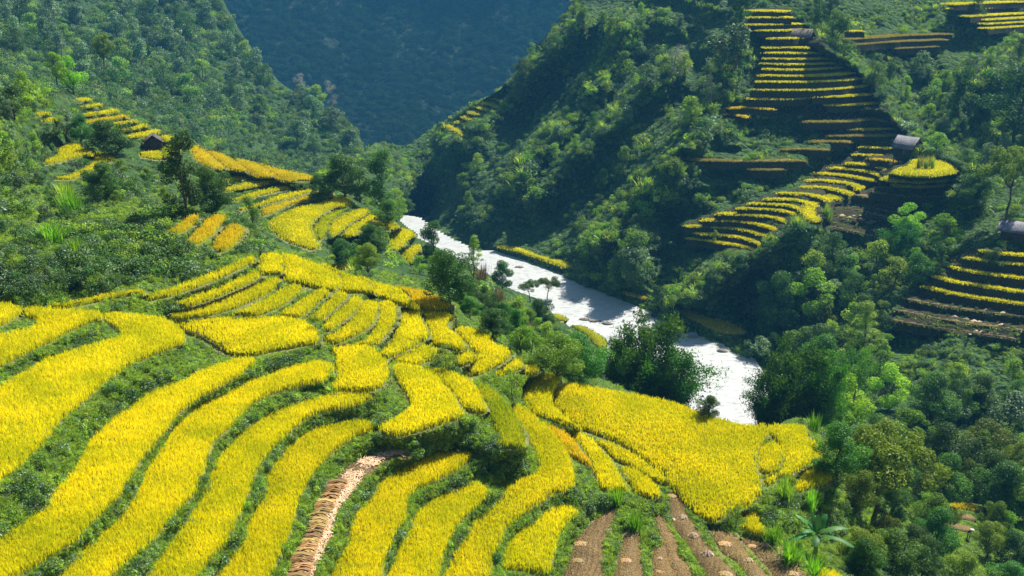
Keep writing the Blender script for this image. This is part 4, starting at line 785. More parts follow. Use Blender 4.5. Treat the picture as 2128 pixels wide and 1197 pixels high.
# further ground
px, py = area_points(142000); Yd = groundY(px, py); k = Yd >= 112; px, py, Yd = px[k], py[k], Yd[k]
cr_ = samp(crest, px, py); inl = samp(lz.astype(float), px, py) > .5
nz1 = fbm(px / 46, py / 34, 42); want = np.clip(.8 + (nz1 - .45) * 6.5 + cr_ * 1.8 + (Yd > 220) * .5, .5, 4.6)
want = np.where(inl, .7, want); spx = F / Yd
sz, Yd = place(px, py, want, .3); spur_ = (px > 850) & (px < 1560) & (py < 560); want = want; dens = np.clip(30 / (sz * spx) ** 2 * 3.2 * (.18 + 1.6 * np.clip(nz1 * 1.8 - .5 + cr_ * .8, 0, 1)), 0, 1) * np.where(inl, .35, 1) * np.where(spur_, np.clip(.25 + 1.2 * cr_ + (nz1 - .5) * 2, .12, 1), 1)
ok = (rng.uniform(0, 1, len(px)) < dens) & (sz > .25); px, py, sz = px[ok], py[ok], sz[ok]; P_ = ground(px, py); P_[:, 2] -= .12 * sz
typ = fbm(px / 90 + 9, py / 70, 43) + rng.normal(0, .12, len(px))
a_ = typ > .60; b_ = (typ > .47) & ~a_; c_ = ~a_ & ~b_
scatter('hill_grass', P_[a_], sz[a_], ['weed2', 'bushl', 'tuft0', 'busho', 'tuft1', 'weed2'], 'light green grass and weeds on the far slopes', 'grass')
scatter('hill_scrub', P_[b_], sz[b_], ['bushg', 'bushb', 'bushl', 'bushd', 'busho', 'bushg'], 'mixed green scrub on the far slopes', 'scrub')
scatter('dark_scrub', P_[c_], sz[c_] * 1.1, ['bushd', 'bushb', 'weed3', 'bushd', 'bushg'], 'dark green scrub on the far slopes', 'scrub')
# forest on the left mountain and the far mountain
def on_sheet(S, n, x0, x1, y0, y1, rim=None):
    px = rng.uniform(x0, x1, n); py = rng.uniform(y0, y1, n)
    if rim is not None: ok = py > np.interp(px, rim[:, 0], rim[:, 1]) + 3; px, py = px[ok], py[ok]
    return px, py, atY(px, py, sheetY(S, px, py))
px, py, P_ = on_sheet(LG, 11500, -420, 830, -120, 420, LRIM); sz = np.clip(1.6 + fbm(px / 60, py / 50, 44) * 5.0, 2, 6.5) * rng.uniform(.6, 1.2, len(px)); P_[:, 2] -= sz * .15
scatter('forest_scrub', P_, sz * 1.1, ['bushd', 'bushg', 'bushd', 'bushb', 'busho', 'weed1'], 'dense scrub and small trees clothing the left mountain', 'forest')
px, py, P_ = on_sheet(FG, 7000, 380, 1280, -60, 400); sz = rng.uniform(6, 13, len(px)); P_[:, 2] -= sz * .2
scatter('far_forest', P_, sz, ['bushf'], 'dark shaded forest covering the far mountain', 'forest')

# ---------------------------------------------------------------- single trees, clumps and shrubs
def set_plant(key, loc, h, label, cat='tree', name='tree', wide=1.0, group=None, rz=None, parts=('crown', 'trunk')):
    cm, tm = PROTO[key]; rz = rng.uniform(0, 6.28) if rz is None else rz
    if tm is None:
        r = bpy.data.objects.new(name, cm); COL.objects.link(r); r.location = loc
    else:
        r = bpy.data.objects.new(name, None); COL.objects.link(r); r.location = loc; r.empty_display_size = .5
        for nm, me in zip(parts, (cm, tm)):
            c = bpy.data.objects.new(nm, me); COL.objects.link(c); c.parent = r
    r.scale = (h * wide, h * wide, h); r.rotation_euler = (rng.normal(0, .03), rng.normal(0, .03), rz); tag(r, label, cat, group, 'thing'); return r
def T(key, px, py, hpx, label, wide=1.0, cat='tree', name='tree', Yd=None, group=None, hid=0, **kw):
    """hid: how far (picture units) the foot sits below the last visible point, behind what hides it"""
    p = atY(px, py, Yd) if Yd else ground(px, py); Yd = float(p[1]); h = hpx / (F / Yd) / .93 * 1.08; wide = wide * 1.12 if key[:3] in ('rou', 'oli', 'bri', 'for', 'tal') else wide
    p[2] -= .03 * h; return set_plant(key, p, h, label, cat, name, wide, group, **kw)
BB = dict(cat='bamboo', name='bamboo', parts=('foliage', 'culms'))
TL = [
 ('roundn0', 214, 416, 88, 'round dark tree standing alone on the left weedy slope', .95), ('ivy', 388, 452, 172, 'ivy-smothered dark column of a tree beside the orange crest plots', .8),
 ('roundn0', 440, 446, 112, 'broad black-green tree joined to the foot of the ivy-smothered column', .9), ('roundn0', 228, 328, 84, 'wide dark bushy tree below the left rice stair', 1.35),
 ('roundn1', 170, 300, 60, 'smaller dark tree left of the wide dark bushy one under the left stair', .9), ('tall1', 530, 492, 82, 'grey-green pointed tree above the square rice plot', .75),
 ('bright0', 152, 196, 78, 'bright green glossy tree on the upper left slope', .8), ('olive0', 216, 132, 62, 'olive round-topped tree on the left mountain above the bright green one', .8),
 ('bright1', 118, 170, 62, 'light green tree left of the bright glossy one on the upper left slope', .8), ('round2', 30, 250, 70, 'dark blurred tree at the far left edge', 1.0),
 ('roundn1', 716, 412, 92, 'leafy bright-topped tree at the river end of the distant terraces', 1.1), ('tallbig', 787, 444, 130, 'tall dark oval tree standing before the far bend of the river', .9),
 ('tall0', 826, 462, 78, 'slim green tree right of the tall dark oval one', .8), ('roundn0', 772, 524, 66, 'squat dark bush-like tree between the golden plots', 1.2),
 ('roundn1', 716, 552, 60, 'dark shrubby tree just left of the squat one among the golden plots', 1.1), ('olive0', 764, 572, 72, 'brownish green round tree over the ridge crest of rice', .9),
 ('tallbig', 897, 562, 104, 'dark upright tree overhanging the last golden plots', 1.0), ('roundn0', 934, 632, 136, 'large dark leafy tree above the orange ridge patch', .95),
 ('roundn1', 668, 420, 58, 'leafy tree at the river end of the orange crest plots', 1.0), ('talld0', 748, 420, 84, 'dark tree filling the gap between leafy and tall oval trees by the river', 1.0), ('roundn0', 838, 452, 60, 'small dark tree at the water right of the slim green one', 1.0), ('roundn1', 806, 470, 56, 'leafy bush tree at the foot of the tall dark oval one', 1.2), ('roundn1', 1043, 604, 68, 'small leafy tree at the water side of the brown dry reeds', .8), ('umb0', 1102, 628, 48, 'small open tree against the water, left one of two', 1.0), ('umb1', 1136, 634, 62, 'small open tree against the water, right one of two', .95),
 ('roundn0', 1124, 688, 82, 'dense dark round tree standing at the near edge of the river', .85), ('olive0', 1160, 792, 112, 'big olive-green rounded shrub tree between the wavy terrace and the bamboo', 1.15),
 ('roundn1', 1210, 800, 118, 'second big rounded shrub tree touching the bamboo grove', 1.0), ('roundn0', 1024, 700, 72, 'dark low tree at the head of the wavy rice terrace', 1.2), ('bright2', 1084, 740, 74, 'lighter low tree between dark low one and big olive one', 1.1),
 ('roundn1', 975, 660, 50, 'small green tree under the large dark leafy tree', 1.2), ('pale1', 1286, 735, 62, 'greyish feathery little tree before the water, left of the bamboo', .9), ('roundn1', 1470, 872, 60, 'small dark tree at the far rim of the huge golden paddy', .9),
 ('sapling', 1066, 838, 84, 'lone leafy sapling standing at the head of the winding rice terrace', .95), ('sapling', 926, 776, 72, 'leafy lone shrub in the middle of the rice under the broad crescent', 1.0), ('sapling', 1528, 1096, 62, 'leafy shrub at the lower rim of the huge golden paddy', .9),
 ('sapling', 656, 690, 40, 'thin sapling at the corner of the pillow-shaped paddy', 1.0),
 ('umb2', 1815, 1100, 268, 'tall spreading tree with bare trunk and flat olive crown beside the paddy', .92), ('olive0', 2048, 985, 128, 'olive-green domed tree at the right edge behind the spreading tree', 1.1),
 ('roundn1', 2080, 1070, 140, 'glossy dark green tree at the right edge, below the olive dome', .95), ('roundn0', 1965, 1000, 150, 'dark tree filling the gap between spreading tree and olive dome', .9), ('bright0', 2085, 1130, 84, 'bright green bushy tree over the dim stair at the bottom right', .95),
 ('roundn0', 1862, 1215, 150, 'black-green tree mass under the spreading tree, left part', .9), ('roundn1', 1940, 1160, 130, 'dark glossy tree under the spreading tree, right part', .85), ('olive0', 1990, 1230, 110, 'olive bushy tree at the bottom edge right of the black-green mass', 1.0),
 ('roundn1', 2090, 1235, 90, 'green shrub tree in the bottom right corner', 1.1), ('roundn0', 1790, 1215, 120, 'dark shrub tree right of the banana plant', .9), ('yellow', 1732, 1020, 84, 'thin yellow-leaved tree at the end plot of rice', 1.0), ('bright1', 1915, 1090, 90, 'light green young tree between the dark masses under the spreading tree', .8),
 ('bright0', 1760, 900, 150, 'bright tree crown right of the near bamboo grove', .9), ('bright1', 1850, 850, 110, 'bright yellow-green rounded tree in the right valley woods', 1.0), ('roundn1', 1935, 880, 120, 'mid-green rounded tree right of the yellow-green one in the valley woods', 1.0), ('bright2', 1890, 930, 100, 'light green tree just behind the flat olive crown', 1.0),
 ('roundn0', 2030, 850, 90, 'dark green tree in the valley woods under the near stair', 1.1), ('forest0', 2100, 880, 90, 'grey-green tree at the right edge of the valley woods', 1.1), ('roundn1', 1700, 800, 120, 'green tree behind the near bamboo grove', .9),
 ('pine0', 1787, 800, 180, 'tall pine with a bare trunk on the wooded spur', 1.1), ('roundn0', 1612, 690, 150, 'dark blue-green tree on the second spur', .75), ('bright1', 1695, 660, 112, 'vivid green tree in front of the spur pine', 1.1), ('talld0', 1746, 590, 82, 'dark oval tree left of the spur pine', .9),
 ('roundn0', 1700, 760, 110, 'dark tree at the foot of the vivid green one', .9), ('tallbig', 1770, 780, 100, 'dark tree wrapped round the foot of the pine', 1.0), ('forest1', 1650, 640, 80, 'pale grey-green tree between dark and vivid trees of the spur', .9),
 ('bright0', 1882, 494, 78, 'bright round tree below the brown stair', 1.0), ('bright2', 1955, 536, 100, 'bright broad tree left of the roof at the right edge', .9), ('roundn1', 1906, 590, 70, 'dark green tree by the yellow scraps of rice', 1.0), ('talld1', 1950, 572, 64, 'pointed grey-green tree left of the near stair', .9),
 ('umb0', 2085, 470, 165, 'lofty thin-stemmed tree above the roof at the right edge', .75), ('roundn0', 2030, 420, 80, 'dark tree beside the lofty thin-stemmed one', 1.0), ('sapling', 1486, 504, 30, 'little round-headed tree on the lowest bowl step', .9),
 ('talld1', 1367, 656, 66, 'upright dark tree on the far river bank by the dull golden plot', .9), ('bright1', 1400, 436, 74, 'sunlit green tree on the crest left of the shaded steps', .9),
 ('pale0', 1399, 172, 82, 'whitish leafless round tree on the spur', .95), ('pale1', 1474, 224, 98, 'pale silvery conical tree right of the whitish round one', .8), ('tall1', 1266, 112, 66, 'slim sunlit tree high on the spur', .7), ('round0', 1158, 122, 48, 'round-headed tree on the spur skyline', .8),
 ('tall0', 1106, 130, 42, 'small round tree on the spur skyline left of the round-headed one', .8), ('round1', 1086, 168, 46, 'lowest tree on the spur skyline above the zigzag rice', .9), ('tall2', 1212, 60, 66, 'dark tree on the spur skyline near the top edge', .8), ('tall0', 1192, 36, 40, 'tree with lit crown at the top of the spur skyline', 1.0),
 ('talld2', 1540, 88, 100, 'dark tall tree left of the upper rice stair', .7), ('forest2', 1524, 160, 104, 'large grey-green tree left of the tapering rice stair', 1.0), ('tallbig', 1733, 140, 108, 'dense dark tree right of the thatched hut on the high slope', 1.0), ('talld0', 1700, 56, 70, 'dark tree above the high thatched hut, near the top edge', .8),
 ('forest0', 1725, 40, 60, 'grey-green feathery tree at the top edge right of the upper stair', .9), ('talld1', 2028, 60, 78, 'dark slender tree in front of the top right stair', .7), ('talld2', 1992, 282, 135, 'dark tall tree in the right gully', .7), ('round2', 2106, 300, 160, 'black-green tree mass at the right edge of the gully', .9),
 ('round0', 1812, 186, 62, 'dark round tree right of the tapering stair', .9), ('forestg0', 1945, 320, 46, 'green tree right of the stilt hut', 1.0), ('tall1', 1940, 230, 60, 'light tree among the scrub right of the tapering stair', .8), ('forestg2', 1300, 165, 56, 'green tree in the middle of the upper spur', .9), ('forest1', 1345, 200, 64, 'grey tree left of the whitish round one', .9),
 ('round1', 1600, 268, 48, 'shrubby tree on the shaded steps under the tapering stair', .9), ('forestg1', 1436, 262, 60, 'light scrubby tree on the crest above the shaded steps', 1.0), ('round2', 1560, 640, 70, 'dark tree on the slope of the second spur near the river', .8), ('forest0', 1575, 745, 60, 'grey-green tree at the river foot of the second spur', 1.0), ('round1', 2060, 560, 50, 'dark bush tree under the roof at the right edge', 1.0),
]
for key, px, py, hp, lab, wd in TL: T(key, px, py, hp, lab, wd)
T('pine1', 985, 588, 96, 'small pine with a bare stem beside the river', 1.0, name='pine_tree', cat='tree')
T('pale0', 626, 208, 58, 'bare brownish tree on the ridge of the left mountain, left of two', .9, Yd=470); T('pale0', 691, 226, 62, 'bare brownish tree on the ridge of the left mountain, right of two', .8, Yd=485)
T('bamboo0', 1350, 842, 235, 'tallest bamboo clump with nodding plumes before the river', .95, Yd=112, **BB); T('bamboo1', 1290, 826, 165, 'leafy bamboo clump left of the tallest one', 1.0, Yd=112, **BB); T('bamboo2', 1402, 858, 200, 'bamboo clump whose plume droops over the water', 1.05, Yd=112, **BB)
T('bamboo0', 1640, 890, 225, 'bright bamboo grove on the near bank right of the river', .95, Yd=112, **BB); T('bamboo2', 1586, 884, 130, 'thin bamboo arching over the water at the end of the river', 1.0, Yd=112, **BB); T('bamboo1', 1710, 880, 190, 'second bright bamboo grove, behind the cane tuft', .8, Yd=112, **BB)
T('bamboo1', 1870, 540, 90, 'bamboo clump in the woods below the brown stair', 1.3, **BB); T('bamboo2', 1755, 830, 150, 'bamboo clump inside the right valley woods', .8, **BB)
CN = dict(cat='tall grass', name='tall_grass')
for px, py, hp, wd, lab, k in [(1632, 1046, 78, .8, 'tall dark green grass clump at the lower right of the rice', 'cane'), (1684, 1062, 62, .8, 'tall green grass clump behind the banana plant', 'cane'), (1690, 900, 52, 1.0, 'bright cane tuft at the corner of the huge paddy', 'cane'), (1606, 1130, 56, 1.3, 'bright grass clump at the top of the grassy bank by the stubble', 'cane'), (1640, 1168, 66, 1.3, 'bright grass clump in the middle of the grassy bank by the stubble', 'cane'), (1690, 1200, 60, 1.4, 'bright grass clump at the bottom of the grassy bank by the stubble', 'cane'),
    (1280, 1052, 52, 1.2, 'grass mound above the stubble between two rice blades', 'cane'), (1320, 1100, 46, 1.5, 'bright grass mound hanging over the harvested terrace', 'cane'), (150, 445, 62, 1.2, 'bright yellow-green grass clump on the left slope, upper one', 'cane'), (110, 506, 52, 1.6, 'wide bright grass clump on the left slope above the dark bank', 'cane'), (160, 536, 50, 1.1, 'bright upright grass clump at the edge of the dark bank', 'cane'),
    (135, 420, 46, 1.5, 'fresh green grass clump behind the yellow-green one on the left slope', 'reed'), (1658, 470, 26, 1.8, 'tuft of tall grass at the tip of the second spur', 'reed'), (1718, 456, 38, 1.0, 'cane tuft between golden patch and brown stair', 'cane'), (1524, 0, 0, 0, '', ''), (1000, 590, 50, 1.1, 'brown dry reeds behind the small pine', 'pampas'), (1030, 640, 52, 1.3, 'brown dry reeds in front of the small leafy tree', 'pampas'), (1062, 660, 44, 1.4, 'brown dry reeds left of the dense dark round tree', 'pampas'), (980, 612, 40, 1.4, 'brown dry reeds right of the large dark leafy tree', 'pampas'), (1100, 700, 36, 1.4, 'dry reeds in front of the dense dark round tree', 'pampas'), (735, 560, 34, .9, 'bright green leaf tuft over the ridge crest of rice', 'cane')]:
    if hp: T(k, px, py, hp, lab, wd, **CN)
kn = atZ(1923, 352, 33.0); set_plant('reed', kn, 3.9, 'grass tuft growing in the middle of the round golden knoll', 'tall grass', 'tall_grass', .75); 
for q_, (px, py) in enumerate([(1908, 352), (1938, 352), (1916, 348), (1931, 348)]):
    set_plant('pampas' if q_ > 1 else 'reed', atZ(px, py, 33.0), 3.9, 'grass stems massed in the tuft on the round golden knoll', 'tall grass', 'tall_grass', .6, group='grass stems on the knoll')
# banana plant: drooping broad leaves on a short stem
def banana():
    p = ground(1692, 1160); Yd = p[1]; s = F / Yd; h = 105 / s; r = empty('banana_plant', p, 'banana plant with torn broad leaves beside the grassy bank', 'banana plant'); R = np.random.default_rng(5)
    v_, q_ = tube([(np.array([(0, 0, -.1), (.05, 0, h * .2), (.02, .03, h * .42), (0, 0, h * .62)]), np.array([.2, .16, .12, .07]))], 8); mesh_obj('stem', v_, [q_], M['grassy'], r, np.full((len(v_), 3), .5), smooth=True)
    for a, el, g_, ln in [(195, 30, .55, .75), (160, 62, .35, .85), (120, 78, .15, .6), (75, 84, .1, .55), (40, 70, .3, .7), (10, 40, .5, .85), (-25, 25, .5, .8), (-70, 72, .45, .6), (-110, 45, .6, .7), (-150, 58, .5, .75), (95, 35, .6, .7)]:
        n = 16; t = np.linspace(0, 1, n); L_ = ln * h; d = np.array([math.cos(math.radians(a)), math.sin(math.radians(a)), 0]); e_ = math.radians(el)
        c0 = d[None] * (L_ * (t * math.cos(e_) + .12 * t * t))[:, None]; c0[:, 2] = h * .58 + L_ * (t * math.sin(e_) - g_ * t ** 2.2)
        s_ = np.array([-d[1], d[0], 0]); w_ = .27 * np.sin(np.pi * np.clip((t - .16) / .86, 0, 1)) ** .55 * (1 + R.uniform(-.3, .1, n)) + .02; dr = -.45
        A = c0 + s_ * w_[:, None]; A[:, 2] += dr * w_; B_2 = c0 - s_ * w_[:, None]; B_2[:, 2] += dr * w_
        i = np.arange(n - 1); Q = np.concatenate([np.stack([i, i + 1, i + 1 + n, i + n], 1), np.stack([i + n, i + 1 + n, i + 1 + 2 * n, i + 2 * n], 1)])
        mesh_obj('leaf', np.vstack([A, c0, B_2]), [Q], M['banana'], r, np.full((3 * n, 3), R.uniform(.1, .9)), smooth=True)
banana()
# ---------------------------------------------------------------- forest trees one can tell apart
def forest(n, poly, keys, hr, sheet_=None, label='', group='', mind=16, wide=(.75, 1.05)):
    P = cr('q', poly); lo = P.min(0); hi = P.max(0); got = []; tries = 0
    while len(got) < n and tries < 6000:
        tries += 1; x = rng.uniform(lo[0], hi[0]); y = rng.uniform(lo[1], hi[1])
        if not inpoly(np.array([x]), np.array([y]), P)[0]: continue
        if any(abs(x - a) < mind and abs(y - b) < mind * .8 for a, b in got): continue
        if sheet_ is None:
            hh = hr[1]
            if float(samp(up_, x, y)) < hh * .8 or float(samp(hx, x, y)) < 12 or float(samp(lz.astype(float), x, y)) > .4: continue
            p = ground(x, y)
        else: p = atY(x, y, float(sheetY(sheet_, x, y)))
        got.append((x, y)); h = rng.uniform(*hr) / (F / p[1]); p[2] -= .04 * h
        set_plant(keys[int(rng.integers(len(keys)))], p, h, label, 'tree', 'tree', rng.uniform(*wide), group)
forest(70, '-40 0 250 -60 440 0 490 90 600 200 700 240 740 320 560 320 420 290 330 240 230 180 100 160 -40 150', ['forest0', 'forest1', 'forest2', 'forestg0', 'round0', 'forest1'], (46, 80), LG, 'grey-green forest tree on the steep left mountain', 'trees covering the left mountain', 26)
forest(34, '1210 40 1300 20 1500 60 1540 160 1440 250 1330 380 1200 480 1060 440 880 440 900 340 1060 260', ['forestg0', 'forestg1', 'round1', 'tall0', 'forest2'], (34, 60), None, 'green tree scattered over the shaded spur', 'trees scattered over the shaded spur', 34)
forest(26, '1780 110 1960 120 2128 100 2128 360 2020 380 1980 320 1900 260 1830 180', ['forestg0', 'forest1', 'round1', 'round2', 'tall2'], (36, 70), None, 'tree in the scrubby gully right of the tapering stair', 'trees in the right gully', 30)
forest(58, '1580 690 1590 600 1680 500 1800 500 1900 560 1860 700 1840 800 2128 790 2128 900 1880 880 1700 880 1600 800 1590 740', ['forestg0', 'forest0', 'round1', 'forestg2', 'round0', 'tall2'], (60, 100), None, 'tree in the mixed woods of the right valley', 'trees of the right valley woods', 28)
forest(44, '680 510 760 530 860 560 1000 680 1100 740 1230 800 1260 770 1150 700 1060 640 980 600 900 560 760 500', ['round1', 'forestg0', 'roundn1'], (44, 78), None, 'bushy tree between ridge crest and river', 'bushy trees below the ridge crest', 17)
forest(14, '-40 190 60 200 160 280 60 420 -60 420', ['forestg1', 'round0', 'forest2'], (40, 70), None, 'scrubby tree on the blurred left edge slope', 'scrubby trees at the left edge', 26)
forest(26, '1700 1060 1760 960 1880 960 2128 1000 2128 1197 1740 1230', ['roundn0', 'roundn1', 'olive0'], (110, 165), None, 'dark bushy tree in the shadowed bottom right thicket', 'trees of the bottom right thicket', 34)
forest(20, '20 300 150 300 330 330 380 400 330 480 200 470 60 520 -40 480 -40 330', ['round1', 'forestg0', 'round0', 'forest1'], (30, 52), None, 'scrubby small tree on the weedy left slope', 'small trees on the weedy left slope', 24)
# ---------------------------------------------------------------- straw
def straw_mesh(L_, W_, H_, n, seed, fan=.25, drape=False):
    R = np.random.default_rng(seed); a = R.uniform(0, 2 * np.pi, n) if drape else R.normal(0, fan, n); half = L_ * R.uniform(.3, .55, n)
    r = np.sqrt(R.uniform(0, 1, n)); th = R.uniform(0, 2 * np.pi, n)
    if drape: cx_ = r * np.cos(th) * L_ * .30; cy_ = r * np.sin(th) * W_ * .30; cz_ = H_ * (1 - (r * .75) ** 2) * R.uniform(.85, 1.1, n); half = L_ * R.uniform(.12, .28, n)
    else: cx_ = R.normal(0, L_ * .06, n); cy_ = r * np.cos(th) * W_ * .5; cz_ = H_ * .5 + r * np.sin(th) * H_ * .5
    d = np.stack([np.cos(a), np.sin(a), np.zeros(n)], 1); s = np.stack([-np.sin(a), np.cos(a), np.zeros(n)], 1) * .022; C = np.stack([cx_, cy_, cz_], 1)
    dr = np.array([0, 0, 1])[None] * ((-H_ * .55 if drape else -H_ * .25) * np.ones(n))[:, None]
    V = np.stack([C - d * half[:, None] - s + dr, C - d * half[:, None] + s + dr, C + s * 1.4, C - s * 1.4, C + d * half[:, None] + s + dr, C + d * half[:, None] - s + dr], 1).reshape(-1, 3); V[:, 2] = np.maximum(V[:, 2], .015)
    b = np.arange(n)[:, None] * 6; Q = np.vstack([b + [[0, 1, 2, 3]], b + [[3, 2, 4, 5]]]); col = np.repeat(R.uniform(0, 1, n), 6)
    # packed core
    u = np.linspace(0, np.pi, 7)[1:-1]; v = np.arange(10) / 10 * 2 * np.pi; U, Vv = np.meshgrid(u, v, indexing='ij'); lx, ly = (.34, .34) if drape else (.40, .42)
    cv = np.stack([np.cos(U) * L_ * lx, np.sin(U) * np.cos(Vv) * W_ * ly, np.maximum(0.01, H_ * .42 + np.sin(U) * np.sin(Vv) * H_ * .45)], -1).reshape(-1, 3); k0 = len(V); i = np.arange(4)[:, None] * 10; j = np.arange(10)[None]; q = np.stack([i + j, i + (j + 1) % 10, i + 10 + (j + 1) % 10, i + 10 + j], -1).reshape(-1, 4) + k0
    return np.vstack([V, cv]), np.vstack([Q, q]), np.concatenate([col, np.full(len(cv), .35)])
M['strawdark'] = mat_leaf('cut_rice_sheaf', (.30, .17, .05), (.58, .40, .17), .2, .03)
M['strawpale'] = mat_leaf('dry_straw', (.50, .36, .20), (.82, .64, .42), .2, .03)
def smesh(args, mat): v_, q_, c_ = straw_mesh(*args); return mesh_data(v_, [q_], M[mat], c_)
SH = [smesh((1.05, .34, .30, 170, 300 + k), 'strawdark') for k in range(4)]; HP = [smesh((1.0, .55, .34, 260, 310 + k, .3, True), 'strawpale') for k in range(4)]; HO = [smesh((1.0, .5, .20, 220, 320 + k, .3, True), 'strawdark') for k in range(2)]
zF = 49.8 + .06
BND = [(420, 560, 425), (412, 545, 465), (395, 510, 500), (375, 495, 540), (330, 462, 590), (310, 452, 628), (303, 432, 662), (275, 392, 700), (288, 400, 742), (262, 388, 772), (262, 385, 805), (243, 360, 848), (228, 342, 884), (204, 330, 925), (180, 315, 965), (160, 300, 1000), (112, 282, 1040), (108, 270, 1085), (130, 270, 1130), (95, 250, 1175), (80, 240, 1215)]
for k, (xa, xb, y) in enumerate(BND):
    a = atZ(580 + xa / 4.03, 900 + (y + 6) / 4.03, zF); b_ = atZ(580 + xb / 4.03, 900 + y / 4.03, zF); d = b_ - a; L_ = float(np.hypot(d[0], d[1]))
    o = bpy.data.objects.new('straw_sheaf', SH[k % 4]); COL.objects.link(o); o.location = (a + b_) / 2; o.rotation_euler = (0, 0, math.atan2(d[1], d[0]) + rng.normal(0, .05)); o.scale = (L_ / .95, 1.1, 1.1)
    tag(o, 'cut rice sheaf laid crosswise in the long row on the straw-covered terrace', 'straw sheaf', 'row of rice sheaves', 'thing')
HL = [(1395, 1031, 27, 0, 'orange straw heap at the upper tip of the long harvested terrace'), (1418, 1076, 25, 1, 'pale straw heap, first in the line of the long harvested terrace'), (1399, 1080, 14, 1, 'small pale straw heap beside the first one of the line'), (1441, 1114, 27, 1, 'pale straw heap, middle one of the line on the long harvested terrace'), (1470, 1152, 32, 1, 'pale straw heap, lowest one of the line on the long harvested terrace'),
      (1506, 1130, 34, 0, 'flat orange straw spread on the terrace between two curved bunds'), (1563, 1135, 24, 0, 'orange straw heap next to two pale ones on the outermost terrace'), (1593, 1133, 28, 1, 'large pale straw heap at the upper end of the outermost terrace'), (1613, 1138, 14, 1, 'small ragged pale heap touching the large one'), (1556, 1165, 23, 1, 'ragged pale straw heap on the bund between two harvested terraces'),
      (1526, 1167, 22, 0, 'orange straw heap left of the ragged pale one'), (1581, 1164, 12, 1, 'tiny straw heap right of the ragged pale one'), (1627, 1156, 34, 1, 'long pale straw heap casting a dark shadow on the outermost terrace'), (1648, 1192, 32, 0, 'brown straw heap at the bottom right of the outermost terrace'), (1508, 1193, 36, 0, 'orange straw spread at the bottom edge of the long harvested terrace'),
      (1206, 1130, 34, 0, 'loose straw heap on the widest stubble terrace, upper one'), (1200, 1165, 30, 0, 'loose straw heap on the widest stubble terrace, lower one'), (1371, 1161, 14, 1, 'small pale heap on the narrow wedge of stubble'), (1300, 1165, 30, 0, 'loose straw on the stubble under the grass mound'), (1370, 1188, 20, 0, 'loose orange straw at the foot of the narrow wedge')]
for k, (px, py, wpx, pale, lab) in enumerate(HL):
    z = 43.1
    for f_ in FIELDS:
        if inpoly(np.array([px]), np.array([py]), f_['poly'])[0]: z = f_['z']
    p = atZ(px, py, z + .06); s = F / p[1]; o = bpy.data.objects.new('straw_heap', (HP if pale else HO)[k % (4 if pale else 2)]); COL.objects.link(o); o.location = p; w_ = wpx / s
    o.scale = (w_ * 1.05, w_ * 1.0, w_ * (1.0 if pale else .7)); o.rotation_euler = (0, 0, rng.uniform(-.4, .4)); tag(o, lab, 'straw heap', 'straw heaps on the harvested terraces', 'thing')
LD = [s for s in STRIPS if s['g'] == 'near ladder' and s['kind'] == B_]
for k, (px, py) in enumerate([(2050, 644), (2085, 650), (1984, 658), (2008, 663), (2024, 667), (2035, 669), (2082, 675), (1982, 680), (2028, 688), (2040, 690), (2060, 692), (2072, 694), (1775, 450), (1750, 448), (1765, 452)]):
    zz = min(STRIPS, key=lambda s: np.min(np.hypot(s['P'][:, 0] - px, s['P'][:, 1] - py)))['z']; p = atZ(px, py, zz + .1); s = F / p[1]; o = bpy.data.objects.new('straw_heap', HP[k % 4]); COL.objects.link(o); o.location = p; w_ = 12 / s; o.scale = (w_ * 1.2, w_, w_ * .8); o.rotation_euler = (0, 0, rng.uniform(-.3, .3))
    tag(o, 'small pale straw heap on the harvested steps of the far stairs', 'straw heap', 'straw heaps on the far steps', 'thing')
# loose straw on the straw terrace
fF = [f_ for f_ in FIELDS if f_['key'] == 'F'][0]; W = fF['W']; C = rng.uniform(W.min(0), W.max(0), (9000, 2)); C = C[inpoly(C[:, 0], C[:, 1], W)]
# the pale band keeps to the downhill side of the terrace
ctr = np.array([(np.array(atZ(580 + (xb + 60) / 4.03, 900 + y / 4.03, zF)))[:2] for xa, xb, y in BND] + [atZ(x_, y_, zF)[:2] for x_, y_ in [(735, 990), (770, 962), (805, 945), (830, 938)]])
dd = np.min(np.hypot(C[:, None, 0] - ctr[None, :, 0], C[:, None, 1] - ctr[None, :, 1]), 1); C = C[dd < rng.uniform(.3, .9, len(dd))]
n = len(C); a = rng.uniform(0, np.pi, n); hl = rng.uniform(.10, .26, n); d = np.stack([np.cos(a), np.sin(a)], 1) * hl[:, None]; s = np.stack([-np.sin(a), np.cos(a)], 1) * .02; zz = zF + rng.uniform(.01, .12, n)
V = np.stack([np.column_stack([C - d - s, zz]), np.column_stack([C - d + s, zz]), np.column_stack([C + d + s, zz + .03]), np.column_stack([C + d - s, zz + .03])], 1).reshape(-1, 3)
tag(mesh_obj('loose_straw', V, [np.arange(n)[:, None] * 4 + np.arange(4)], M['strawpale'], None, np.stack([np.repeat(rng.uniform(0, 1, n), 4)] * 3, 1)), 'loose pale straw spread along the straw-covered terrace', 'straw', None, 'stuff')
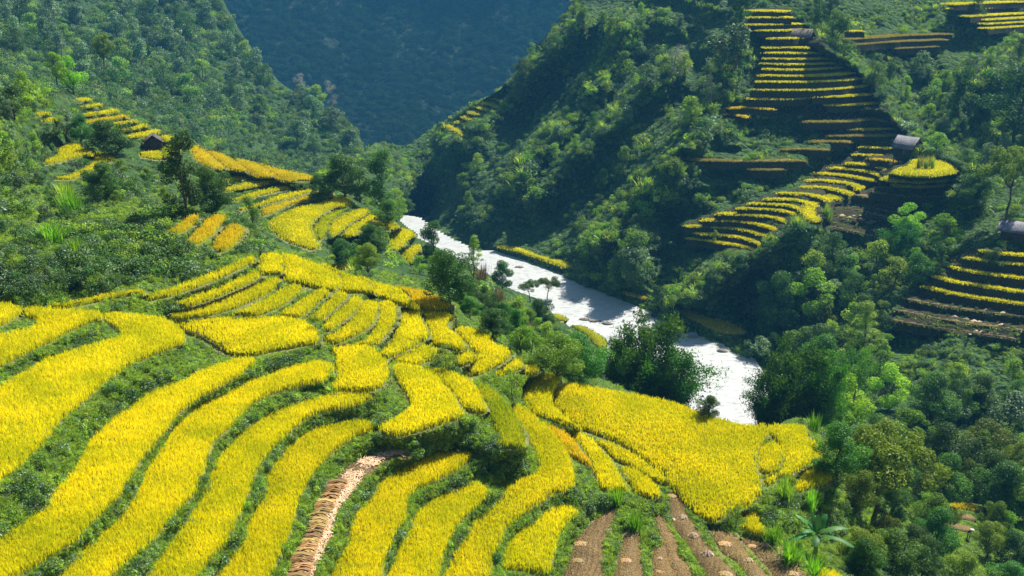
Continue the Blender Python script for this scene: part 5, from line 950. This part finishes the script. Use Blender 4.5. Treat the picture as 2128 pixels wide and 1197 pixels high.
# ---------------------------------------------------------------- huts
M['tin'] = mat_ground('weathered_grey_roof', [(.3, (.11, .11, .13)), (.5, (.21, .21, .25)), (.75, (.32, .32, .36))], .7, rough=.5, scale2=5)
M['thatch'] = mat_ground('thatch', [(.3, (.10, .09, .09)), (.6, (.20, .18, .18)), (.8, (.28, .26, .27))], 1.5, scale2=10)
M['board'] = mat_ground('old_boards', [(.3, (.07, .05, .045)), (.6, (.14, .09, .07)), (.8, (.20, .13, .10))], 1.2, scale2=8)
def box_mb(boxes):
    Vs = []; Qs = []
    for (x0, x1, y0, y1, z0, z1) in boxes:
        k = len(Vs) * 8; Vs.append(np.array([(x, y, z) for z in (z0, z1) for y in (y0, y1) for x in (x0, x1)], float)); Qs.append(np.array([[0, 2, 3, 1], [4, 5, 7, 6], [0, 1, 5, 4], [2, 6, 7, 3], [0, 4, 6, 2], [1, 3, 7, 5]]) + k)
    return np.vstack(Vs), np.vstack(Qs)
def hut(px, py, wpx, rz, d, wall_h, roof_h, lift, label, roofm, Yd=None, over=.7, wallm='board', nplank=7, hang=0):
    p = atY(px, py, Yd) if Yd else ground(px, py); Yd = float(p[1]); w_ = wpx / (F / Yd); r = empty('hut', p, label, 'hut'); r.rotation_euler = (0, 0, rz)
    x = w_ / 2 - over; y = d / 2; z0 = lift; z1 = lift + wall_h
    def part(n_, V, Q, m): return mesh_obj(n_, V, [Q], M[m], r)
    bx = []; k = nplank                                                    # horizontal boards, each a hair out of line
    for i in range(k):
        a, b_ = z0 + (z1 - z0) * i / k, z0 + (z1 - z0) * (i + .94) / k; t = .04 * (i % 2)
        bx += [(-x, x, -y - t, -y + .06 - t, a, b_), (-x, x, y - .06, y + t, a, b_), (-x - t, -x + .06, -y + .07, y - .07, a, b_), (x - .06, x + t, -y + .07, y - .07, a, b_)]
    part('wall', *box_mb(bx), wallm); part('floor', *box_mb([(-x - .3, x + .3, -y - .3, y + .3, z0 - .16, z0 - .02)]), 'board')
    for sx in (-1, -.33, .33, 1):
        for sy in (-1, 1): part('post', *box_mb([(sx * (x - .05) - .09, sx * (x - .05) + .09, sy * (y + .12) - .09, sy * (y + .12) + .09, -1.2, z1 + .05)]), 'board')
    X = w_ / 2; Yo = y + over * .9; zt = z1 + roof_h; ze = z1 - .12; n = 14; xs = np.linspace(-X, X, n); V = []; Q = []
    for sgn in (-1, 1):                                                    # two slopes of sheets with a sag and thickness
        k0 = len(V)
        for i, xx in enumerate(xs):
            sg = -.03 * math.sin(math.pi * i / (n - 1)) * roof_h + .03 * (i % 2)
            for (yy, zz) in ((0, zt + sg), (sgn * Yo * .5, (zt + ze) / 2 + sg - .03), (sgn * Yo, ze + sg * .5), (sgn * Yo, ze - .1 + sg * .5), (sgn * Yo * .5, (zt + ze) / 2 - .13 + sg), (0, zt - .1 + sg)): V.append((xx, yy, zz))
        for i in range(n - 1):
            for j in range(6): a = k0 + i * 6 + j; b2 = k0 + i * 6 + (j + 1) % 6; Q.append((a, b2, b2 + 6, a + 6))
        Q.append(tuple(k0 + j for j in (0, 1, 4, 5))); Q.append(tuple(k0 + j for j in (1, 2, 3, 4))); e = k0 + (n - 1) * 6; Q.append(tuple(e + j for j in (0, 1, 4, 5))); Q.append(tuple(e + j for j in (1, 2, 3, 4)))
    part('roof', np.array(V), np.array(Q), roofm)
    for sx in (-1, 1):
        V = np.array([(sx * x, -y, z1), (sx * x, y, z1), (sx * x, 0, zt - .2), (sx * (x - .06), -y, z1), (sx * (x - .06), y, z1), (sx * (x - .06), 0, zt - .2)]); mesh_obj('gable', V, [np.array([[0, 1, 4, 3], [1, 2, 5, 4], [2, 0, 3, 5]]), np.array([[0, 2, 1], [3, 4, 5]])], M['board'], r)
    part('door', *box_mb([(-.5 + x * .3, .35 + x * .3, -y - .12, -y - .07, z0, z0 + min(1.7, wall_h * .9))]), 'thatch')
    if lift > 1: part('ladder', *box_mb([(x * .5 - .3, x * .5 - .22, -y - .9, -y - .5, -.3, z0), (x * .5 + .22, x * .5 + .3, -y - .9, -y - .5, -.3, z0)] + [(x * .5 - .24, x * .5 + .24, -y - .74, -y - .66, .3 * i, .3 * i + .06) for i in range(1, int(lift / .3) + 1)]), 'board')
    return r
hut(1883, 330, 50, math.radians(-50), 4.6, 1.8, 2.7, 1.4, 'stilt hut with a grey tin gable roof standing over the round golden knoll', 'tin', over=.9)
hut(1665, 94, 44, math.radians(-28), 4.0, 1.7, 2.3, .9, 'small thatched hut on the high slope in the rice stair', 'thatch', over=.9)
hut(320, 311, 36, math.radians(108), 2.6, 1.4, 1.1, .3, 'dark wooden hut with a gable facing the viewer among the left terraces', 'thatch', over=.35)
hut(2122, 507, 96, math.radians(-34), 4.6, 2.0, 1.7, 1.0, 'hut with a mottled grey roof cut off by the right edge', 'tin', over=.8)
# ---------------------------------------------------------------- stick fence above the pillow-shaped paddy
fr_ = empty('stick_fence', atZ(410, 705, 53.6), 'rough fence of leaning sticks and thin rails beside the pillow-shaped paddy', 'fence'); base_p = np.array(fr_.location)
FP = [(348, 665, 2, 24), (381, 688, 2, 22), (384, 680, 6, 20), (397, 695, 5, 28), (408, 693, 5, 20), (422, 700, 5, 24), (443, 724, 1, 20), (462, 729, 0, 24), (455, 752, 1, 26), (487, 742, 5, 20), (434, 762, 0, 12)]
for px, py, lean, hp in FP:
    b0 = atZ(px, py, 53.7 if py < 735 else 53.2); s = F / b0[1]; hh = hp / s; rel = b0 - base_p; v_, q_ = tube([(np.array([rel + [0, 0, -.3], rel + [lean / s * .5, 0, hh * .5], rel + [lean / s, .02, hh]]), np.array([.035, .03, .02]))], 5); mesh_obj('post', v_, [q_], M['bark'], fr_, smooth=True)
for (x0, y0, x1, y1) in [(424, 703, 464, 722), (442, 728, 478, 744), (478, 744, 490, 738), (384, 684, 424, 700), (398, 690, 424, 697)]:
    a = atZ(x0, y0, 54.2) - base_p; b_ = atZ(x1, y1, 54.0) - base_p; v_, q_ = tube([(np.array([a, (a + b_) / 2 + [0, 0, -.03], b_]), np.array([.025, .025, .02]))], 5); mesh_obj('rail', v_, [q_], M['barkpale'], fr_, smooth=True)
# ---------------------------------------------------------------- people at work, a threshing box
M['skin'] = mat_plain('skin', (.35, .20, .13), .6, .1); M['blue'] = mat_plain('blue_cloth', (.03, .06, .22), .9, .2); M['darkcloth'] = mat_plain('dark_cloth', (.025, .028, .04), .9, .2); M['redcloth'] = mat_plain('red_cloth', (.35, .06, .05), .9, .2); M['hatm'] = mat_plain('pale_hat', (.65, .60, .50), .8, .1); M['woodbox'] = mat_plain('threshing_wood', (.14, .06, .05), .8, .2)
def person(p, bend, cloth, hat, label, rz):
    r = empty('person', p, label, 'person', None); r.rotation_euler = (0, 0, rz); cb, sb = math.cos(bend), math.sin(bend)
    def tor(u, x=0, f=0): return (x, -sb * u - cb * f * -1 * 0 + (-f) * cb, .86 + cb * u - f * sb)
    J = dict(pel=(0, 0, .86), ch=tor(.28), nk=tor(.50), hd=tor(.58), ht=tor(.74), ls=tor(.44, -.18), rs=tor(.44, .18), le=tor(.28, -.27, .10), re=tor(.28, .27, .10), lh=tor(.14, -.22, .32), rh=tor(.14, .22, .32),
             lk=(-.11, -.05, .46), rk=(.12, -.02, .46), lf=(-.12, 0, .06), rf=(.14, .04, .06), lt=(-.12, -.15, .03), rt=(.15, -.11, .03), lp=(-.09, 0, .82), rp=(.09, 0, .82))
    R_ = dict(pel=.15, ch=.15, nk=.06, hd=.10, ht=.07, ls=.07, rs=.07, le=.045, re=.045, lh=.035, rh=.035, lk=.065, rk=.065, lf=.045, rf=.045, lt=.04, rt=.04, lp=.10, rp=.10)
    E_ = [('pel', 'ch'), ('ch', 'nk'), ('nk', 'hd'), ('hd', 'ht'), ('nk', 'ls'), ('nk', 'rs'), ('ls', 'le'), ('rs', 're'), ('le', 'lh'), ('re', 'rh'), ('pel', 'lp'), ('pel', 'rp'), ('lp', 'lk'), ('rp', 'rk'), ('lk', 'lf'), ('rk', 'rf'), ('lf', 'lt'), ('rf', 'rt')]
    ks = list(J); me = bpy.data.meshes.new('body'); me.from_pydata([J[k] for k in ks], [(ks.index(a), ks.index(b_)) for a, b_ in E_], []); o = bpy.data.objects.new('body', me); COL.objects.link(o); o.parent = r
    md = o.modifiers.new('skin', 'SKIN')
    for v_, k in zip(me.skin_vertices[0].data, ks): v_.radius = (R_[k], R_[k]); v_.use_root = k == 'pel'
    o.modifiers.new('sub', 'SUBSURF').levels = 1; me.materials.append(M[cloth])
    hv = np.array(tor(.66)); c = blobs_crown([(0, 0, 0, .11, 1)], 4, .01); u = np.linspace(0, np.pi, 8); 
    def ball(c0, rr, m, nm, fl=1.0):
        U, W_ = np.meshgrid(np.linspace(.05, np.pi - .05, 7), np.arange(10) / 10 * 2 * np.pi, indexing='ij'); V = np.stack([np.sin(U) * np.cos(W_) * rr, np.sin(U) * np.sin(W_) * rr, np.cos(U) * rr * fl], -1).reshape(-1, 3) + c0
        i = np.arange(6)[:, None] * 10; j = np.arange(10)[None]; mesh_obj(nm, V, [np.stack([i + j, i + 10 + j, i + 10 + (j + 1) % 10, i + (j + 1) % 10], -1).reshape(-1, 4)], M[m], r, smooth=True)
    ball(hv + [0, -.02, -.02], .115, 'skin', 'face'); 
    if hat: ball(hv + [0, .0, .09], .24, 'hatm', 'hat', .35)
    else: ball(hv + [0, .02, .03], .125, 'darkcloth', 'hair')
    return r
def stripz(px, py): return min(STRIPS, key=lambda s: np.min(np.hypot(s['P'][:, 0] - px, s['P'][:, 1] - py)))
for (px, py, bend, cl, hat, lab, rz) in [(1799, 459, .25, 'blue', False, 'person in blue clothes standing at the threshing box', math.radians(-60)), (1781, 460, 1.0, 'darkcloth', True, 'stooping person in dark clothes with a pale hat left of the threshing box', math.radians(90)), (1857, 455, .1, 'darkcloth', False, 'person in dark clothes standing at the end of the brown stair', 0),
        (2011, 708, .9, 'darkcloth', True, 'stooping person in dark trousers under the lowest step of the near stair', 0), (2040, 708, 1.1, 'redcloth', False, 'crouching person in red under the lowest step of the near stair', .5), (2012, 1119, .9, 'darkcloth', True, 'stooping person in the dim stair at the bottom right', 0), (2041, 1122, 1.1, 'redcloth', False, 'crouching person in red in the dim stair at the bottom right', .5)]:
    zz = stripz(px, py)['z'] + .1 if py < 480 else None; p = atZ(px, py, zz) if zz else ground(px, py); q_ = person(p, bend, cl, hat, lab, rz); q_.scale = (1.1, 1.1, 1.1)
p = atZ(1790, 461, stripz(1790, 461)['z'] + .1); tb = empty('threshing_box', p, 'dark open wooden threshing box between the two workers', 'box'); mesh_obj('box', *(lambda a: (a[0], [a[1]]))(box_mb([(-.8, .8, -.5, -.44, 0, .6), (-.8, .8, .44, .5, 0, .6), (-.8, -.74, -.44, .44, 0, .6), (.74, .8, -.44, .44, 0, .6), (-.74, .74, -.44, .44, .03, .08)])), M['woodbox'], tb)
for px, py, lab in [(663, 466, 'dark wooden post standing in the green unripe plot'), (653, 480, 'shorter dark post at the edge of the green unripe plot')]:
    p = atZ(px, py, 42.5); v_, q_ = tube([(np.array([(0, 0, -.3), (0, 0, .5), (.03, 0, 1.0)]), np.array([.13, .12, .10]))], 7); o = mesh_obj('wooden_post', v_, [q_], M['bark'], smooth=True); o.location = p; tag(o, lab, 'post', 'posts in the unripe plot', 'thing')
# stones in the river
for k, (px, py) in enumerate([(1215, 664), (1262, 673), (1238, 668), (1180, 560), (1080, 556), (980, 528), (1500, 730), (1440, 700), (905, 497), (1350, 655)]):
    p = atZ(px, py, 0.0); U, W_ = np.meshgrid(np.linspace(.1, np.pi - .1, 7), np.arange(10) / 10 * 2 * np.pi, indexing='ij'); rr = .8 * (1 + .3 * np.random.default_rng(k).normal(0, .5, U.shape)); V = np.stack([np.sin(U) * np.cos(W_) * rr * 1.7, np.sin(U) * np.sin(W_) * rr, np.cos(U) * rr * .55], -1).reshape(-1, 3)
    i = np.arange(6)[:, None] * 10; j = np.arange(10)[None]; o = mesh_obj('river_stone', V, [np.stack([i + j, i + 10 + j, i + 10 + (j + 1) % 10, i + (j + 1) % 10], -1).reshape(-1, 4)], M['barkpale'], smooth=True); o.location = p; tag(o, 'dark wet stone breaking the white water of the river', 'stone', 'stones in the river', 'thing')
# ---------------------------------------------------------------- air
hz, hq = box_mb([(-900, 1400, -40, 1500, -140, 440)]); mh = bpy.data.materials.new('haze'); mh.use_nodes = True; nt = mh.node_tree; nt.nodes.clear(); pv = nt.nodes.new('ShaderNodeVolumePrincipled'); pv.inputs['Color'].default_value = (.12, .52, 1.0, 1); pv.inputs['Density'].default_value = .00023; pv.inputs['Anisotropy'].default_value = .0
mo = nt.nodes.new('ShaderNodeOutputMaterial'); nt.links.new(pv.outputs[0], mo.inputs['Volume']); tag(mesh_obj('haze', hz, [hq], mh), 'thin blue haze filling the valley air', 'haze', None, 'stuff')
